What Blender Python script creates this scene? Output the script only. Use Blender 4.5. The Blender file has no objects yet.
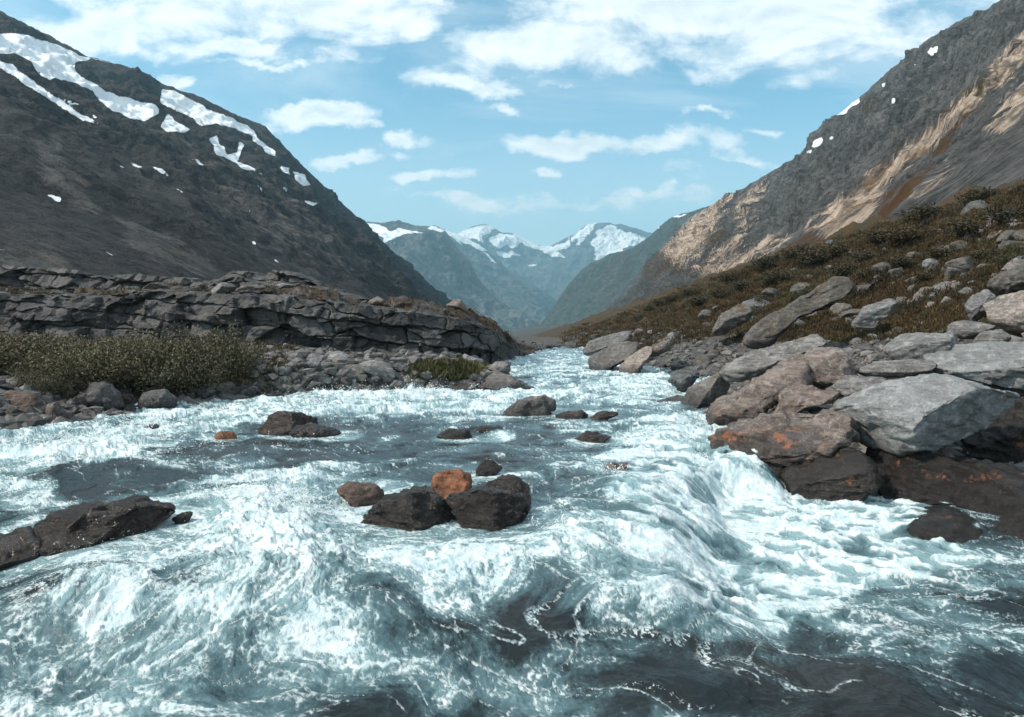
import bpy, math, random
import numpy as np
from mathutils import Matrix, Vector

F32 = np.float32
C = bpy.context.scene.collection
SC = bpy.context.scene
HC, FOC, CX, HY = 2.2, 683.0, 512.0, 322.0        # camera height, focal length in px, image centre, horizon row


def P3(px, py, Y):
    return ((px - CX) / FOC * Y, Y, HC - (py - HY) / FOC * Y)


def to_px(X, Y, Z):
    Ys = np.maximum(Y, 0.5)
    return CX + FOC * X / Ys, HY + FOC * (HC - Z) / Ys


# ------------------------------------------------------------------ noise
_G = np.array([[1,1,0],[-1,1,0],[1,-1,0],[-1,-1,0],[1,0,1],[-1,0,1],[1,0,-1],[-1,0,-1],
               [0,1,1],[0,-1,1],[0,1,-1],[0,-1,-1],[1,1,0],[-1,1,0],[0,-1,1],[0,-1,-1]], dtype=F32)


def _hash(ix, iy, iz, seed):
    h = (ix.astype(np.uint32) * np.uint32(374761393) + iy.astype(np.uint32) * np.uint32(668265263)
         + iz.astype(np.uint32) * np.uint32(2147483647) + np.uint32((seed * 1274126177) & 0xffffffff))
    h = (h ^ (h >> np.uint32(13))) * np.uint32(1274126177)
    h = (h ^ (h >> np.uint32(16))) * np.uint32(2246822519)
    return h ^ (h >> np.uint32(15))


def perlin(x, y, z=None, seed=0):
    x = np.asarray(x, F32); y = np.asarray(y, F32)
    z = np.zeros_like(x) if z is None else np.asarray(z, F32)
    x, y, z = np.broadcast_arrays(x, y, z)
    xi = np.floor(x); yi = np.floor(y); zi = np.floor(z)
    fx = x - xi; fy = y - yi; fz = z - zi
    xi = xi.astype(np.int32); yi = yi.astype(np.int32); zi = zi.astype(np.int32)
    u = fx*fx*fx*(fx*(fx*6-15)+10); v = fy*fy*fy*(fy*(fy*6-15)+10); w = fz*fz*fz*(fz*(fz*6-15)+10)
    out = 0
    for dx in (0, 1):
        wx = u if dx else 1-u
        for dy in (0, 1):
            wy = v if dy else 1-v
            for dz in (0, 1):
                g = _G[_hash(xi+dx, yi+dy, zi+dz, seed) & np.uint32(15)]
                d = g[..., 0]*(fx-dx) + g[..., 1]*(fy-dy) + g[..., 2]*(fz-dz)
                out = out + d * wx * wy * (w if dz else 1-w)
    return out


def fbm(x, y, z=None, oct=5, seed=0, gain=0.5, lac=2.03):
    a, f, t = 1.0, 1.0, 0
    for o in range(oct):
        t = t + a*perlin(np.asarray(x)*f, np.asarray(y)*f, None if z is None else np.asarray(z)*f, seed+o*17)
        a *= gain; f *= lac
    return t


def ridged(x, y, z=None, oct=5, seed=0, gain=0.5, lac=2.07):
    a, f, t, n = 1.0, 1.0, 0, 0
    for o in range(oct):
        r = 1-np.abs(perlin(np.asarray(x)*f, np.asarray(y)*f, None if z is None else np.asarray(z)*f, seed+o*31))*1.6
        t = t + a*r*r; n += a
        a *= gain; f *= lac
    return t/n


def worley(x, y, z, seed=0, full=False):
    """F1, F2, id of the nearest cell (0..1)"""
    x = np.asarray(x, F32); y = np.asarray(y, F32); z = np.asarray(z, F32)
    xi = np.floor(x).astype(np.int32); yi = np.floor(y).astype(np.int32); zi = np.floor(z).astype(np.int32)
    f1 = np.full(x.shape, 9, F32); f2 = f1.copy(); cid = np.zeros(x.shape, F32); tx = cid.copy(); tz = cid.copy()
    for dx in (-1, 0, 1):
        for dy in (-1, 0, 1):
            for dz in (-1, 0, 1):
                h = _hash(xi+dx, yi+dy, zi+dz, seed)
                a = (h & np.uint32(1023)).astype(F32)/1023; b = ((h >> np.uint32(10)) & np.uint32(1023)).astype(F32)/1023
                c = ((h >> np.uint32(20)) & np.uint32(1023)).astype(F32)/1023
                d = np.sqrt((xi+dx+a-x)**2+(yi+dy+b-y)**2+(zi+dz+c-z)**2)
                nr = d < f1
                f2 = np.where(nr, f1, np.minimum(f2, d))
                cid = np.where(nr, (_hash(xi+dx, yi+dy, zi+dz, seed+77) & np.uint32(4095)).astype(F32)/4095, cid)
                tx = np.where(nr, x-(xi+dx+a), tx); tz = np.where(nr, z-(zi+dz+c), tz)
                f1 = np.where(nr, d, f1)
    return (f1, f2, cid, tx, tz) if full else (f1, f2, cid)


def sst(a, b, x):
    t = np.clip((x-a)/(b-a), 0, 1)
    return t*t*(3-2*t)


def poly_sd(px, py, poly):
    """signed distance (positive inside) of points to a polygon"""
    shp = np.shape(px)
    px = np.asarray(px, F32).ravel(); py = np.asarray(py, F32).ravel()
    P = np.array(poly, F32); Q = np.roll(P, -1, 0)
    lo = P.min(0)-25; hi = P.max(0)+25
    sd = np.full(px.shape, -25.0, F32)
    k = np.nonzero((px > lo[0]) & (px < hi[0]) & (py > lo[1]) & (py < hi[1]))[0]
    if len(k):
        x = px[k]; y = py[k]
        d2 = np.full(x.shape, 1e9, F32); ins = np.zeros(x.shape, bool)
        for (ax, ay), (bx, by) in zip(P, Q):
            ex, ey = bx-ax, by-ay
            t = np.clip(((x-ax)*ex+(y-ay)*ey)/max(ex*ex+ey*ey, 1e-6), 0, 1)
            d2 = np.minimum(d2, (x-ax-t*ex)**2+(y-ay-t*ey)**2)
            c = (ay > y) != (by > y)
            ins ^= c & (x < ax+(y-ay)*ex/(ey if abs(ey) > 1e-6 else 1e-6))
        sd[k] = np.where(ins, 1, -1)*np.sqrt(d2)
    return sd.reshape(shp)


def union_sd(px, py, polys):
    s = None
    for p in polys:
        d = poly_sd(px, py, p)
        s = d if s is None else np.maximum(s, d)
    return s


def zz(x0, y0, s, pts):
    return [(x0+u/s, y0+v/s) for u, v in pts]


# ------------------------------------------------------------------ meshes and objects
def make_mesh(name, V, faces, attrs=None, smooth=True):
    """V (n,3); faces (m,k) int array"""
    me = bpy.data.meshes.new(name)
    V = np.ascontiguousarray(V, F32); faces = np.ascontiguousarray(faces, np.int32)
    m, k = faces.shape
    me.vertices.add(len(V)); me.vertices.foreach_set('co', V.ravel())
    me.loops.add(m*k); me.loops.foreach_set('vertex_index', faces.ravel())
    me.polygons.add(m); me.polygons.foreach_set('loop_start', np.arange(0, m*k, k, dtype=np.int32))
    me.polygons.foreach_set('use_smooth', np.full(m, smooth, bool))
    me.update(calc_edges=True)
    for n, a in (attrs or {}).items():
        a = np.ascontiguousarray(a, F32)
        if a.ndim == 2:
            at = me.attributes.new(n, 'FLOAT_VECTOR', 'POINT'); at.data.foreach_set('vector', a.ravel())
        else:
            at = me.attributes.new(n, 'FLOAT', 'POINT'); at.data.foreach_set('value', a.ravel())
    return me


def grid_faces(nr, nc):
    i = np.arange(nr*nc, dtype=np.int32).reshape(nr, nc)
    return np.stack([i[:-1, :-1], i[:-1, 1:], i[1:, 1:], i[1:, :-1]], -1).reshape(-1, 4)


def link(name, me, mat=None, label=None, cat=None, group=None, kind=None, parent=None, color=None):
    o = bpy.data.objects.new(name, me); C.objects.link(o)
    if mat and not me.materials:
        me.materials.append(mat)
    tag(o, label, cat, group, kind)
    if parent:
        o.parent = parent
    if color:
        o.color = (*color, 1)
    return o


def tag(o, label=None, cat=None, group=None, kind=None):
    if label: o['label'] = label
    if cat: o['category'] = cat
    if group: o['group'] = group
    if kind: o['kind'] = kind


# ------------------------------------------------------------------ shader helpers
class NT:
    def __init__(self, name, world=False):
        if world:
            self.o = bpy.data.worlds.new(name)
        else:
            self.o = bpy.data.materials.new(name)
        self.o.use_nodes = True
        self.t = self.o.node_tree
        self.t.nodes.clear()

    def n(self, kind, _o=None, **kw):
        nd = self.t.nodes.new('ShaderNode'+kind)
        for k, v in kw.items():
            if k.startswith('i_'):
                key = k[2:].replace('_', ' ')
                self.put(nd, key, v)
            elif k.startswith('n') and k[1:].isdigit():
                self.put(nd, int(k[1:]), v)
            else:
                setattr(nd, k, v)
        return nd

    def put(self, nd, key, v):
        s = nd.inputs[key]
        if hasattr(v, 'bl_idname') and not hasattr(v, 'is_output'):
            v = v.outputs[0]
        if hasattr(v, 'is_output'):
            self.t.links.new(v, s)
        elif v is not None:
            if isinstance(v, (tuple, list)) and len(v) == 3 and s.type == 'RGBA':
                v = (*v, 1)
            s.default_value = v

    def math(self, op, a, b=None, clamp=False):
        nd = self.n('Math', operation=op, n0=a, n1=b)
        nd.use_clamp = clamp
        return nd.outputs[0]

    def mix(self, f, a, b, typ='MIX'):
        nd = self.n('Mix', data_type='RGBA', blend_type=typ)
        nd.clamp_factor = True
        self.put(nd, 0, f); self.put(nd, 6, a); self.put(nd, 7, b)
        return nd.outputs[2]

    def mixf(self, f, a, b):
        nd = self.n('Mix', data_type='FLOAT')
        self.put(nd, 0, f); self.put(nd, 2, a); self.put(nd, 3, b)
        return nd.outputs[0]

    def step(self, x, a, b, c=0.0, d=1.0):
        nd = self.n('MapRange', interpolation_type='SMOOTHSTEP', i_Value=x)
        for i, v in enumerate((a, b, c, d)):
            self.put(nd, i+1, v)
        return nd.outputs[0]

    def noise(self, vec, scale, detail=5, rough=0.55, dist=0.0):
        nd = self.n('TexNoise', i_Scale=scale, i_Detail=detail, i_Roughness=rough, i_Distortion=dist)
        if vec is not None: self.put(nd, 'Vector', vec)
        return nd.outputs[0]

    def mapping(self, vec, loc=(0,0,0), rot=(0,0,0), scale=(1,1,1), typ='POINT'):
        nd = self.n('Mapping', vector_type=typ, i_Vector=vec, i_Location=loc, i_Rotation=rot, i_Scale=scale)
        return nd.outputs[0]

    def attr(self, name):
        return self.n('Attribute', attribute_name=name)

    def bump(self, h, strength, dist, normal=None):
        nd = self.n('Bump', i_Strength=strength, i_Distance=dist, i_Height=h)
        if normal is not None: self.put(nd, 'Normal', normal)
        return nd.outputs[0]

    def bsdf(self, col, rough, normal=None, spec=0.5, **kw):
        b = self.n('BsdfPrincipled', i_Base_Color=col, i_Roughness=rough, i_Specular_IOR_Level=spec, **kw)
        if normal is not None: self.put(b, 'Normal', normal)
        out = self.n('OutputMaterial')
        self.t.links.new(b.outputs[0], out.inputs[0])
        return b
# ------------------------------------------------------------------ lie of the land
LB = np.array([(-30,-16),(0,-16),(8,-15),(12.5,-12.6),(14.4,-9.6),(17,-9.3),(19.2,-8.6),(20.5,-5.6),(21.6,-1.6),(22.6,0.3),(24.6,-0.2),
               (30,-0.5),(37,-0.8),(48,0.3),(56,2.5),(62,5.5),(70,6)], F32)
RB = np.array([(-30,9),(0,8),(4,8),(7.6,7.8),(9,7.8),(11,7.2),(12,6.3),(13,4.9),(14,4.6),(16,4.4),(18.8,5.0),(20.6,5.8),(26,7.0),(31,6.4),
               (36,4.9),(42,5.0),(50,6.2),(56,7.2),(62,6.0),(70,6)], F32)


def x_left(Y):  return np.interp(Y, LB[:, 0], LB[:, 1])
def x_right(Y): return np.interp(Y, RB[:, 0], RB[:, 1])


def water_level(X, Y):
    """the pool at the photographer's feet lies half a metre below the reach above the fall"""
    X = np.asarray(X, F32); Y = np.asarray(Y, F32)
    lip = 6.9 + .35*np.sin(X*0.9+0.4) + 1.5*sst(.2, 1.5, X)*(1-sst(3.3, 4.3, X))*fbm(X*.75, Y*.75, seed=151, oct=2) + 2.2*sst(4.0, 5.0, X) + 5.0*sst(0.6, 3.4, X)
    w = 2.5 + 2.2*np.exp(-((X-1.9)/1.1)**2) - .9*sst(2.0, 3.4, X)
    return -0.52*(1-sst(lip-w, lip, Y))


def height(X, Y, detail=True):
    X = np.asarray(X, F32); Y = np.asarray(Y, F32)
    xl = x_left(Y); xr = x_right(Y)
    dl = xl-X; dr = X-xr
    wl = water_level(X, Y)
    n1 = fbm(X*0.16, Y*0.16, seed=3, oct=4) if detail else 0
    n2 = fbm(X*0.9, Y*0.9, seed=9, oct=4) if detail else 0
    dlp = np.maximum(dl, 0); drp = np.maximum(dr, 0)
    # left bank: a low rubble bench up to the foot of the cliff
    left = wl - 0.15 + 0.42*np.minimum(dlp, 2.2) + 0.04*np.minimum(np.maximum(dlp-2.2, 0), 30)
    # right bank: boulder apron, then the heather slope under the mountain
    ap = 0.235*np.minimum(drp, 8)
    up = np.maximum(drp-8, 0)
    cap = 62*np.exp(-np.maximum(Y-60, 0)/500)
    right = wl - 0.2 + ap + 0.42*cap*np.tanh(up/np.maximum(cap, 1))
    bed = wl - 0.9
    h = np.where(dl > 0, left, np.where(dr > 0, right, bed - 0.0))
    # close the river behind the bend
    far = sst(54, 62, Y)*(1-sst(6, 14, dlp))*(1-sst(0, 6, drp))
    h = h + far*(0.25-h)
    amp = sst(0, 1.5, np.maximum(dl, dr))
    bigamp = np.clip(0.35 + drp*0.05, 0, 2.2)*np.where(dr > 0, 1, 0.6)
    h = h + amp*(n1*bigamp + n2*0.16)
    # beyond the lip the valley falls away towards the fjord
    drop = np.maximum(Y-85, 0)
    h = h - np.minimum(drop*0.03, 48)*np.where(dr > 0, np.exp(-drp/200.0), 1.0)
    return h


def ray_ground(px, py, ymin=7.0, ymax=220.0, n=420):
    """where the line of sight through a picture point first meets the ground"""
    px = np.asarray(px, F32); py = np.asarray(py, F32)
    best = np.full(px.shape, np.nan, F32)
    for Y in np.geomspace(ymin, ymax, n):
        X = (px-CX)/FOC*Y; Z = HC-(py-HY)/FOC*Y
        hit = np.isnan(best) & (Z <= height(X, np.full_like(X, Y), False))
        best = np.where(hit, Y, best)
    fine = np.full(px.shape, np.nan, F32)
    for k in np.linspace(.62, 1.45, 56):
        Y = best*k; X = (px-CX)/FOC*Y; Z = HC-(py-HY)/FOC*Y
        hit = np.isnan(fine) & (Z <= height(X, Y))
        fine = np.where(hit, Y, fine)
    return fine


# ------------------------------------------------------------------ materials of the setting
def mat_ground():
    m = NT('ground_soil_and_heather')
    pos = m.n('NewGeometry').outputs['Position']
    zone = m.attr('heath').outputs['Fac']
    n1 = m.noise(pos, 0.35, 6, 0.6); n2 = m.noise(pos, 2.2, 6, 0.65); n3 = m.noise(pos, 14, 4, 0.7)
    gravel = m.mix(m.step(n3, .35, .68), (0.035,0.033,0.031), (0.17,0.16,0.155))
    gravel = m.mix(m.step(n2, .5, .7), gravel, (0.05,0.045,0.04))
    heath = m.mix(m.step(n1, .42, .60), (0.042,0.034,0.021), (0.066,0.040,0.019))
    heath = m.mix(m.step(n2, .50, .66), heath, (0.042,0.036,0.018))
    heath = m.mix(m.step(m.noise(pos, .9, 5, .6, .8), .60, .70), heath, (0.11,0.095,0.085))
    heath = m.mix(m.step(n3, .55, .75), heath, (0.10,0.066,0.026))
    col = m.mix(zone, gravel, heath)
    h = m.math('ADD', m.math('MULTIPLY', n2, .6), m.math('MULTIPLY', n3, .25))
    m.bsdf(col, .9, m.bump(h, .9, .25), .2)
    return m.o


def mat_mountain(name, dark, light, veg, fall=(0.03,0.004), fib=1.0, scale=1.0, pale2=((0.42,0.31,0.235), (0.80,0.63,0.50))):  # default pale tones: granite warmed to look sunlit
    """dark rock with fall-line streaks; attributes: snow, pale, green"""
    m = NT(name)
    pos = m.n('NewGeometry').outputs['Position']
    st = m.mapping(pos, scale=(fall[1]*scale, fall[0]*scale, fall[1]*scale))
    s1 = m.noise(st, 1.0, 9, .68, .35)
    s2 = m.noise(st, 5.0, 7, .7, .2)
    n1 = m.noise(pos, .012*scale, 8, .62, .3)
    n2 = m.noise(pos, .11*scale, 7, .68)
    n3 = m.noise(pos, .5*scale, 5, .7)
    fleck = m.step(n3, .38, .72)
    rock = m.mix(m.step(s1, .36, .66), dark, light)
    rock = m.mix(m.math('MULTIPLY', m.step(n2, .42, .70), .55), rock, tuple(c*1.35 for c in light))
    rock = m.mix(m.math('MULTIPLY', m.step(s2, .53, .42), .75*fib), rock, tuple(c*.45 for c in dark))
    s3 = m.noise(st, 16.0, 5, .7, .3)
    rock = m.mix(m.math('MULTIPLY', m.step(s3, .54, .66), .45*fib), rock, tuple(c*1.7 for c in light))
    rock = m.mix(m.math('MULTIPLY', m.step(s3, .46, .36), .5*fib), rock, tuple(c*.5 for c in dark))
    rock = m.mix(m.math('MULTIPLY', fleck, .45), rock, tuple(c*1.5 for c in light))
    rock = m.mix(m.math('MULTIPLY', m.step(m.noise(pos, .03*scale, 9, .72, .4), .53, .68), .6), rock, tuple(c*1.7 for c in light))
    rock = m.mix(m.math('MULTIPLY', m.step(m.noise(pos, .22*scale, 6, .72), .50, .36), .6), rock, tuple(c*.4 for c in dark))
    g = m.math('ADD', m.attr('green').outputs['Fac'], m.math('MULTIPLY', m.math('SUBTRACT', m.noise(pos, .05*scale, 7, .7, .5), .5), 2.2))
    gm = m.step(g, .38, .62)
    vcol = m.mix(n2, veg, tuple(c*1.7 for c in veg))
    vcol = m.mix(m.step(n1, .5, .6), vcol, (veg[0]*1.7, veg[1]*1.05, veg[2]*.8))
    vcol = m.mix(m.math('MULTIPLY', fleck, .5), vcol, tuple(c*.5 for c in veg))
    col = m.mix(m.math('MULTIPLY', gm, m.mixf(m.step(n2, .60, .46), .25, .95)), rock, vcol)
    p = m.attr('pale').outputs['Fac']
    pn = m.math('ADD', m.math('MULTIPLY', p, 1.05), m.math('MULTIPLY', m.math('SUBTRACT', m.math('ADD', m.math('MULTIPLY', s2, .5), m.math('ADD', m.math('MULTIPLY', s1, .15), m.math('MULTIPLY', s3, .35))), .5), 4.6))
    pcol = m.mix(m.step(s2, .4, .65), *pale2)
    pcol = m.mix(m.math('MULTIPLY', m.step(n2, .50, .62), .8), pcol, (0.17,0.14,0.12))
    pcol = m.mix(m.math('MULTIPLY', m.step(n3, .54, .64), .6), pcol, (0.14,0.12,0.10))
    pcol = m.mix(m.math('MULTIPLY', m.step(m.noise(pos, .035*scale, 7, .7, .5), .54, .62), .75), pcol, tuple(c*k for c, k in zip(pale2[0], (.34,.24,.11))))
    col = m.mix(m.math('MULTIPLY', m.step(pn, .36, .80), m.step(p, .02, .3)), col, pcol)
    sn = m.math('ADD', m.attr('snow').outputs['Fac'], m.math('MULTIPLY', m.math('SUBTRACT', m.noise(pos, .09*scale, 7, .72), .5), .75))
    snow = m.step(sn, .44, .56)
    col = m.mix(snow, col, m.mix(m.step(m.noise(pos, .05*scale, 7, .65), .35, .65), (0.66,0.70,0.74), (0.88,0.89,0.90)))
    rough = m.mixf(snow, .92, .6)
    h = m.math('ADD', m.math('ADD', m.math('MULTIPLY', s2, .8), m.math('MULTIPLY', s3, .35)), m.math('ADD', m.math('MULTIPLY', n2, .8), m.math('MULTIPLY', n3, .22)))
    h = m.math('MULTIPLY', h, m.mixf(snow, 1.0, .12))
    m.bsdf(col, rough, m.bump(h, 1.0, 8.0/scale), .15)
    return m.o


# ------------------------------------------------------------------ the ground sheet
def build_ground():
    Y = np.concatenate([np.linspace(-60, 1.5, 24), np.geomspace(2.0, 160, 560), np.geomspace(165, 11500, 110)])
    s = np.linspace(-1, 1, 760)
    s = np.sign(s)*np.abs(s)**1.35
    wid = np.minimum(26+1.25*np.abs(Y), 7000)
    X = s[None, :]*wid[:, None]
    Yg = np.repeat(Y[:, None], len(s), 1)
    Z = height(X, Yg)
    d = np.maximum(X-x_right(Yg), 0)
    heath = sst(5.5, 9.5, d + 2.0*fbm(X*.3, Yg*.3, seed=5, oct=3))
    dl = np.maximum(x_left(Yg)-X, 0)
    heath = np.maximum(heath, .55*sst(6, 9, dl)+.0*dl)
    heath = np.maximum(heath, sst(80, 120, Yg))
    me = make_mesh('ground', np.stack([X, Yg, Z], -1).reshape(-1, 3), grid_faces(*X.shape), {'heath': heath.ravel()})
    link('ground', me, mat_ground(), 'stony valley ground rising into rust brown heather on the right', 'ground', kind='structure')


# ------------------------------------------------------------------ mountains
def resample(P, n, smooth=0):
    P = np.array(P, float)
    t = np.concatenate([[0], np.cumsum(np.linalg.norm(np.diff(P[:, :2], axis=0), axis=1))])
    q = np.linspace(0, t[-1], n)
    return np.stack([np.interp(q, t, P[:, k]) for k in range(P.shape[1])], -1)


def mountain(name, label, mat, ridge, foot, nu, nv, amp, freq, seed, bulge=0.0, snow=(), pale=(), green=None, back=(0,0,0),
             rough_px=1.4, fallamp=1.0, strk=(0.012,0.0022), snow_noise=3.0):
    """ridge: [(px,py,depth) or ('w',X,Y,Z)], foot the same; the face hangs between them, a back side drops behind the ridge"""
    def W(p): return p[1:] if p[0] == 'w' else P3(*p)
    R = [W(p) for p in ridge]; Fo = [W(p) for p in foot]
    assert len(R) == len(Fo), name
    RF = np.concatenate([np.array(R, float), np.array(Fo, float)], 1)
    key = np.array([(p[0], p[1]) if p[0] != 'w' else (np.nan, np.nan) for p in ridge])
    # parameter: length of the ridge as seen
    sx, sy = to_px(RF[:, 0], RF[:, 1], RF[:, 2])
    t = np.concatenate([[0], np.cumsum(np.hypot(np.diff(sx), np.diff(sy)))])
    q = np.linspace(0, t[-1], nu)
    RF = np.stack([np.interp(q, t, RF[:, k]) for k in range(6)], -1)
    R, Fo = RF[:, :3], RF[:, 3:]
    v = np.concatenate([np.linspace(-.35, 0, 24)[:-1], np.linspace(0, 1, nv)])
    vv = np.maximum(v, 0)
    # profile: concave foot
    zf = vv + bulge*np.sin(np.pi*vv)
    P = R[None]*(1-vv[:, None, None]) + Fo[None]*vv[:, None, None]
    P[..., 2] = R[None, :, 2]*(1-zf[:, None]) + Fo[None, :, 2]*zf[:, None]
    bk = np.minimum(v, 0)
    hgt = (R[:, 2]-Fo[:, 2])
    B = np.array(back, float)
    P = P + (-bk)[:, None, None]*B[None, None, :]*hgt[None, :, None] * 2.0
    P[..., 2] -= ((-bk)**1.2)[:, None]*hgt[None]*.8
    # normals of the smooth face
    du = np.gradient(P, axis=1); dv = np.gradient(P, axis=0)
    N = np.cross(dv, du); N /= np.linalg.norm(N, axis=-1, keepdims=True)+1e-9
    if N[nv//2, nu//2, 1] > 0: N = -N
    X, Y, Z = P[..., 0], P[..., 1], P[..., 2]
    edge = sst(0.0, 0.10, v)[:, None]*1.0 + .07*(v <= 0.1)[:, None]
    edge = np.clip(edge, .07, 1)
    n = ridged(X*freq, Y*freq, Z*freq, 6, seed, .55) - .55
    g = ridged(Y*strk[0]+.3*fbm(X*.004, Y*.004, seed=seed+5, oct=2), X*strk[1], Z*strk[1], 5, seed+40, .55) - .55
    m = fbm(X*freq*5, Y*freq*5, Z*freq*5, 4, seed+60, .6)
    disp = amp*(n + fallamp*.55*g + .16*m)*edge
    disp = disp*np.clip(np.hypot(X, Y)/700.0, .06, 1.0)*(1-.7*sst(.85, 1.0, v))[:, None]
    P = P + N*disp[..., None]
    # the ridge itself: small knobs
    kn = fbm(q[None]*.09, v[:, None]*8, seed=seed+80, oct=5, gain=.6)*rough_px
    P[..., 2] += kn*Y/FOC*(1-sst(0, .06, np.abs(v)))[:, None]
    X, Y, Z = P[..., 0], P[..., 1], P[..., 2]
    px, py = to_px(X, Y, Z)
    wx = px + snow_noise*fbm(px*.06, py*.10, seed=seed+90, oct=4); wy = py + snow_noise*.7*fbm(px*.06, py*.10, seed=seed+95, oct=4)
    def mask(polys, soft):
        if not polys: return np.zeros_like(px)
        return sst(-soft, soft, union_sd(wx, wy, polys))
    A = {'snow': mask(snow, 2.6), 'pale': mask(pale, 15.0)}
    gr = green(px, py, v[:, None]+0*px) if green else np.zeros_like(px)
    A['green'] = gr
    me = make_mesh(name, P.reshape(-1, 3), grid_faces(*px.shape), {k: a.ravel() for k, a in A.items()})
    return link(name, me, mat, label, 'mountain', kind='structure')


def build_mountains():
    z1 = lambda p: zz(0, 0, 2.56, p)
    z2 = lambda p: zz(340, 180, 2.844, p)
    z3 = lambda p: zz(640, 0, 2.56, p)
    # ---- left wall of the valley
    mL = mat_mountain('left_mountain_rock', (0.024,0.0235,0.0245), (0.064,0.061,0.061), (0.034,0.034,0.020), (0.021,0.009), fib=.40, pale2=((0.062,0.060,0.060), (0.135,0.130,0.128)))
    snowL = [z1(p) for p in (
        [(-60,70),(0,86),(60,86),(160,120),(230,150),(290,160),(240,150),(195,160),(190,180),(220,203),(260,225),(300,245),(390,265),(410,275),(405,292),(370,310),(330,302),(290,284),(262,262),(235,235),(190,212),(140,198),(130,208),(100,192),(75,152),(40,138),(0,138),(-60,120)],
        [(-40,152),(0,155),(30,165),(75,200),(150,252),(205,292),(262,318),(220,312),(160,277),(80,224),(20,185)],
        [(138,242),(170,255),(205,270),(180,268)], [(222,290),(250,300),(240,303)],
        [(410,225),(470,240),(530,280),(590,300),(640,320),(655,350),(700,385),(712,405),(680,387),(640,352),(600,328),(550,314),(520,325),(480,297),(440,282),(415,262)],
        [(425,295),(445,305),(485,330),(470,342),(425,340),(415,322)],
        [(535,358),(560,345),(558,370),(585,395),(610,388),(608,362),(628,370),(622,395),(607,412),(640,425),(675,450),(640,437),(590,412),(550,387)],
        [(715,422),(740,430),(742,448),(725,440)], [(750,440),(775,445),(800,475),(780,478),(755,458)], [(715,475),(745,488),(730,490)],
        [(780,510),(812,520),(800,528),(785,520)], [(488,404),(505,408),(526,424),(510,420)], [(478,427),(500,438),(490,440)],
        [(122,498),(158,505),(156,520),(140,516)], [(335,411),(365,424),(352,426)], [(385,425),(415,435),(436,452),(410,446)], [(300,421),(324,430),(310,432)],
        [(273,643),(300,658),(285,656)], [(450,482),(468,494),(456,490)], [(635,535),(652,548),(640,546)], [(700,660),(716,672),(705,672)], [(645,615),(662,627),(652,627)],
        [(0,632),(12,640),(0,644)], [(650,475),(690,500),(665,490)])]
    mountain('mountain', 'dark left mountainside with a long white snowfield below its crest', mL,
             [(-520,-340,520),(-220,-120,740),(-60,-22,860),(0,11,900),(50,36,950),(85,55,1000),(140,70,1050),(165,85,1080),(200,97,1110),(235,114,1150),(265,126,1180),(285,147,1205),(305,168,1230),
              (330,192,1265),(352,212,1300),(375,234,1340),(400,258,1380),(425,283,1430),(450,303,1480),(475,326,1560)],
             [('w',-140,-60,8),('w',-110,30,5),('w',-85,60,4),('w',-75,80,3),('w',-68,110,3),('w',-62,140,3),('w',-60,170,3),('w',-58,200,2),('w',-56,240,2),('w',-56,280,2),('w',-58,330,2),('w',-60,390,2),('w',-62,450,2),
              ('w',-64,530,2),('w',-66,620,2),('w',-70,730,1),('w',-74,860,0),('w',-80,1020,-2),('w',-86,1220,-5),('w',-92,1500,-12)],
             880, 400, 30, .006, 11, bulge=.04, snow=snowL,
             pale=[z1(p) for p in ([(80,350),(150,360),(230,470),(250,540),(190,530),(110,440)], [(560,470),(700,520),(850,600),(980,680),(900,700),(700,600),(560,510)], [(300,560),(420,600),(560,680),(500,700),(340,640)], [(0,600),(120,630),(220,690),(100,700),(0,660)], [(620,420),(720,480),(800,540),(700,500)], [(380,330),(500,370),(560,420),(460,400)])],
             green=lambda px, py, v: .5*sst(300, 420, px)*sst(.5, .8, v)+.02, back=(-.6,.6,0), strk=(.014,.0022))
    # ---- right wall
    mR = mat_mountain('right_mountain_rock', (0.050,0.048,0.047), (0.150,0.143,0.138), (0.078,0.049,0.017), (0.040,0.0045))  # vegetation brown turned golden, painting in the warm sunlight
    snowR = [z3(p) for p in (
        [(503,302),(510,282),(530,262),(563,249),(563,262),(530,285)], [(733,132),(740,123),(762,121),(762,132),(747,143)], [(638,267),(648,253),(656,253),(650,266)],
        [(430,378),(445,358),(466,352),(465,364),(442,377)], [(420,396),(428,388),(444,383),(438,395)], [(612,228),(620,212),(629,208),(624,222)], [(480,362),(490,346),(497,346),(490,360)],
        [(700,165),(708,160),(708,167)])]
    sunlit_paleR = [z3(p) for p in (  # pale granite, with the patch of sun painted into its colour
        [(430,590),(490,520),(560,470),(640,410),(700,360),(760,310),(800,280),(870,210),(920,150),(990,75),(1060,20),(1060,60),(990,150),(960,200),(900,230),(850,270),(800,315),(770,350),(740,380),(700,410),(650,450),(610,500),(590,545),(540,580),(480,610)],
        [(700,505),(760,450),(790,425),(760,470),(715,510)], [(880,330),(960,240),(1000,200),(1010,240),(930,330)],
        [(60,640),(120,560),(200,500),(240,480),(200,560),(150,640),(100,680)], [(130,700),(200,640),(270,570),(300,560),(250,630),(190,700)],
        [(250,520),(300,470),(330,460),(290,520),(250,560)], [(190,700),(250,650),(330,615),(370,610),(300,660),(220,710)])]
    greenR = [z3(p) for p in (
        [(480,520),(560,450),(640,390),(700,330),(690,350),(620,430),(540,490)], [(600,520),(680,450),(760,370),(800,330),(800,380),(740,440),(660,520),(600,580),(560,610)],
        [(760,290),(830,230),(900,180),(960,140),(930,200),(870,280),(810,320)], 
        [(150,600),(220,560),(230,600),(170,650)], [(0,680),(60,620),(100,600),(120,700),(0,720)], [(560,270),(600,240),(610,280),(580,300)], [(300,690),(420,600),(500,610),(420,690)])]
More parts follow.
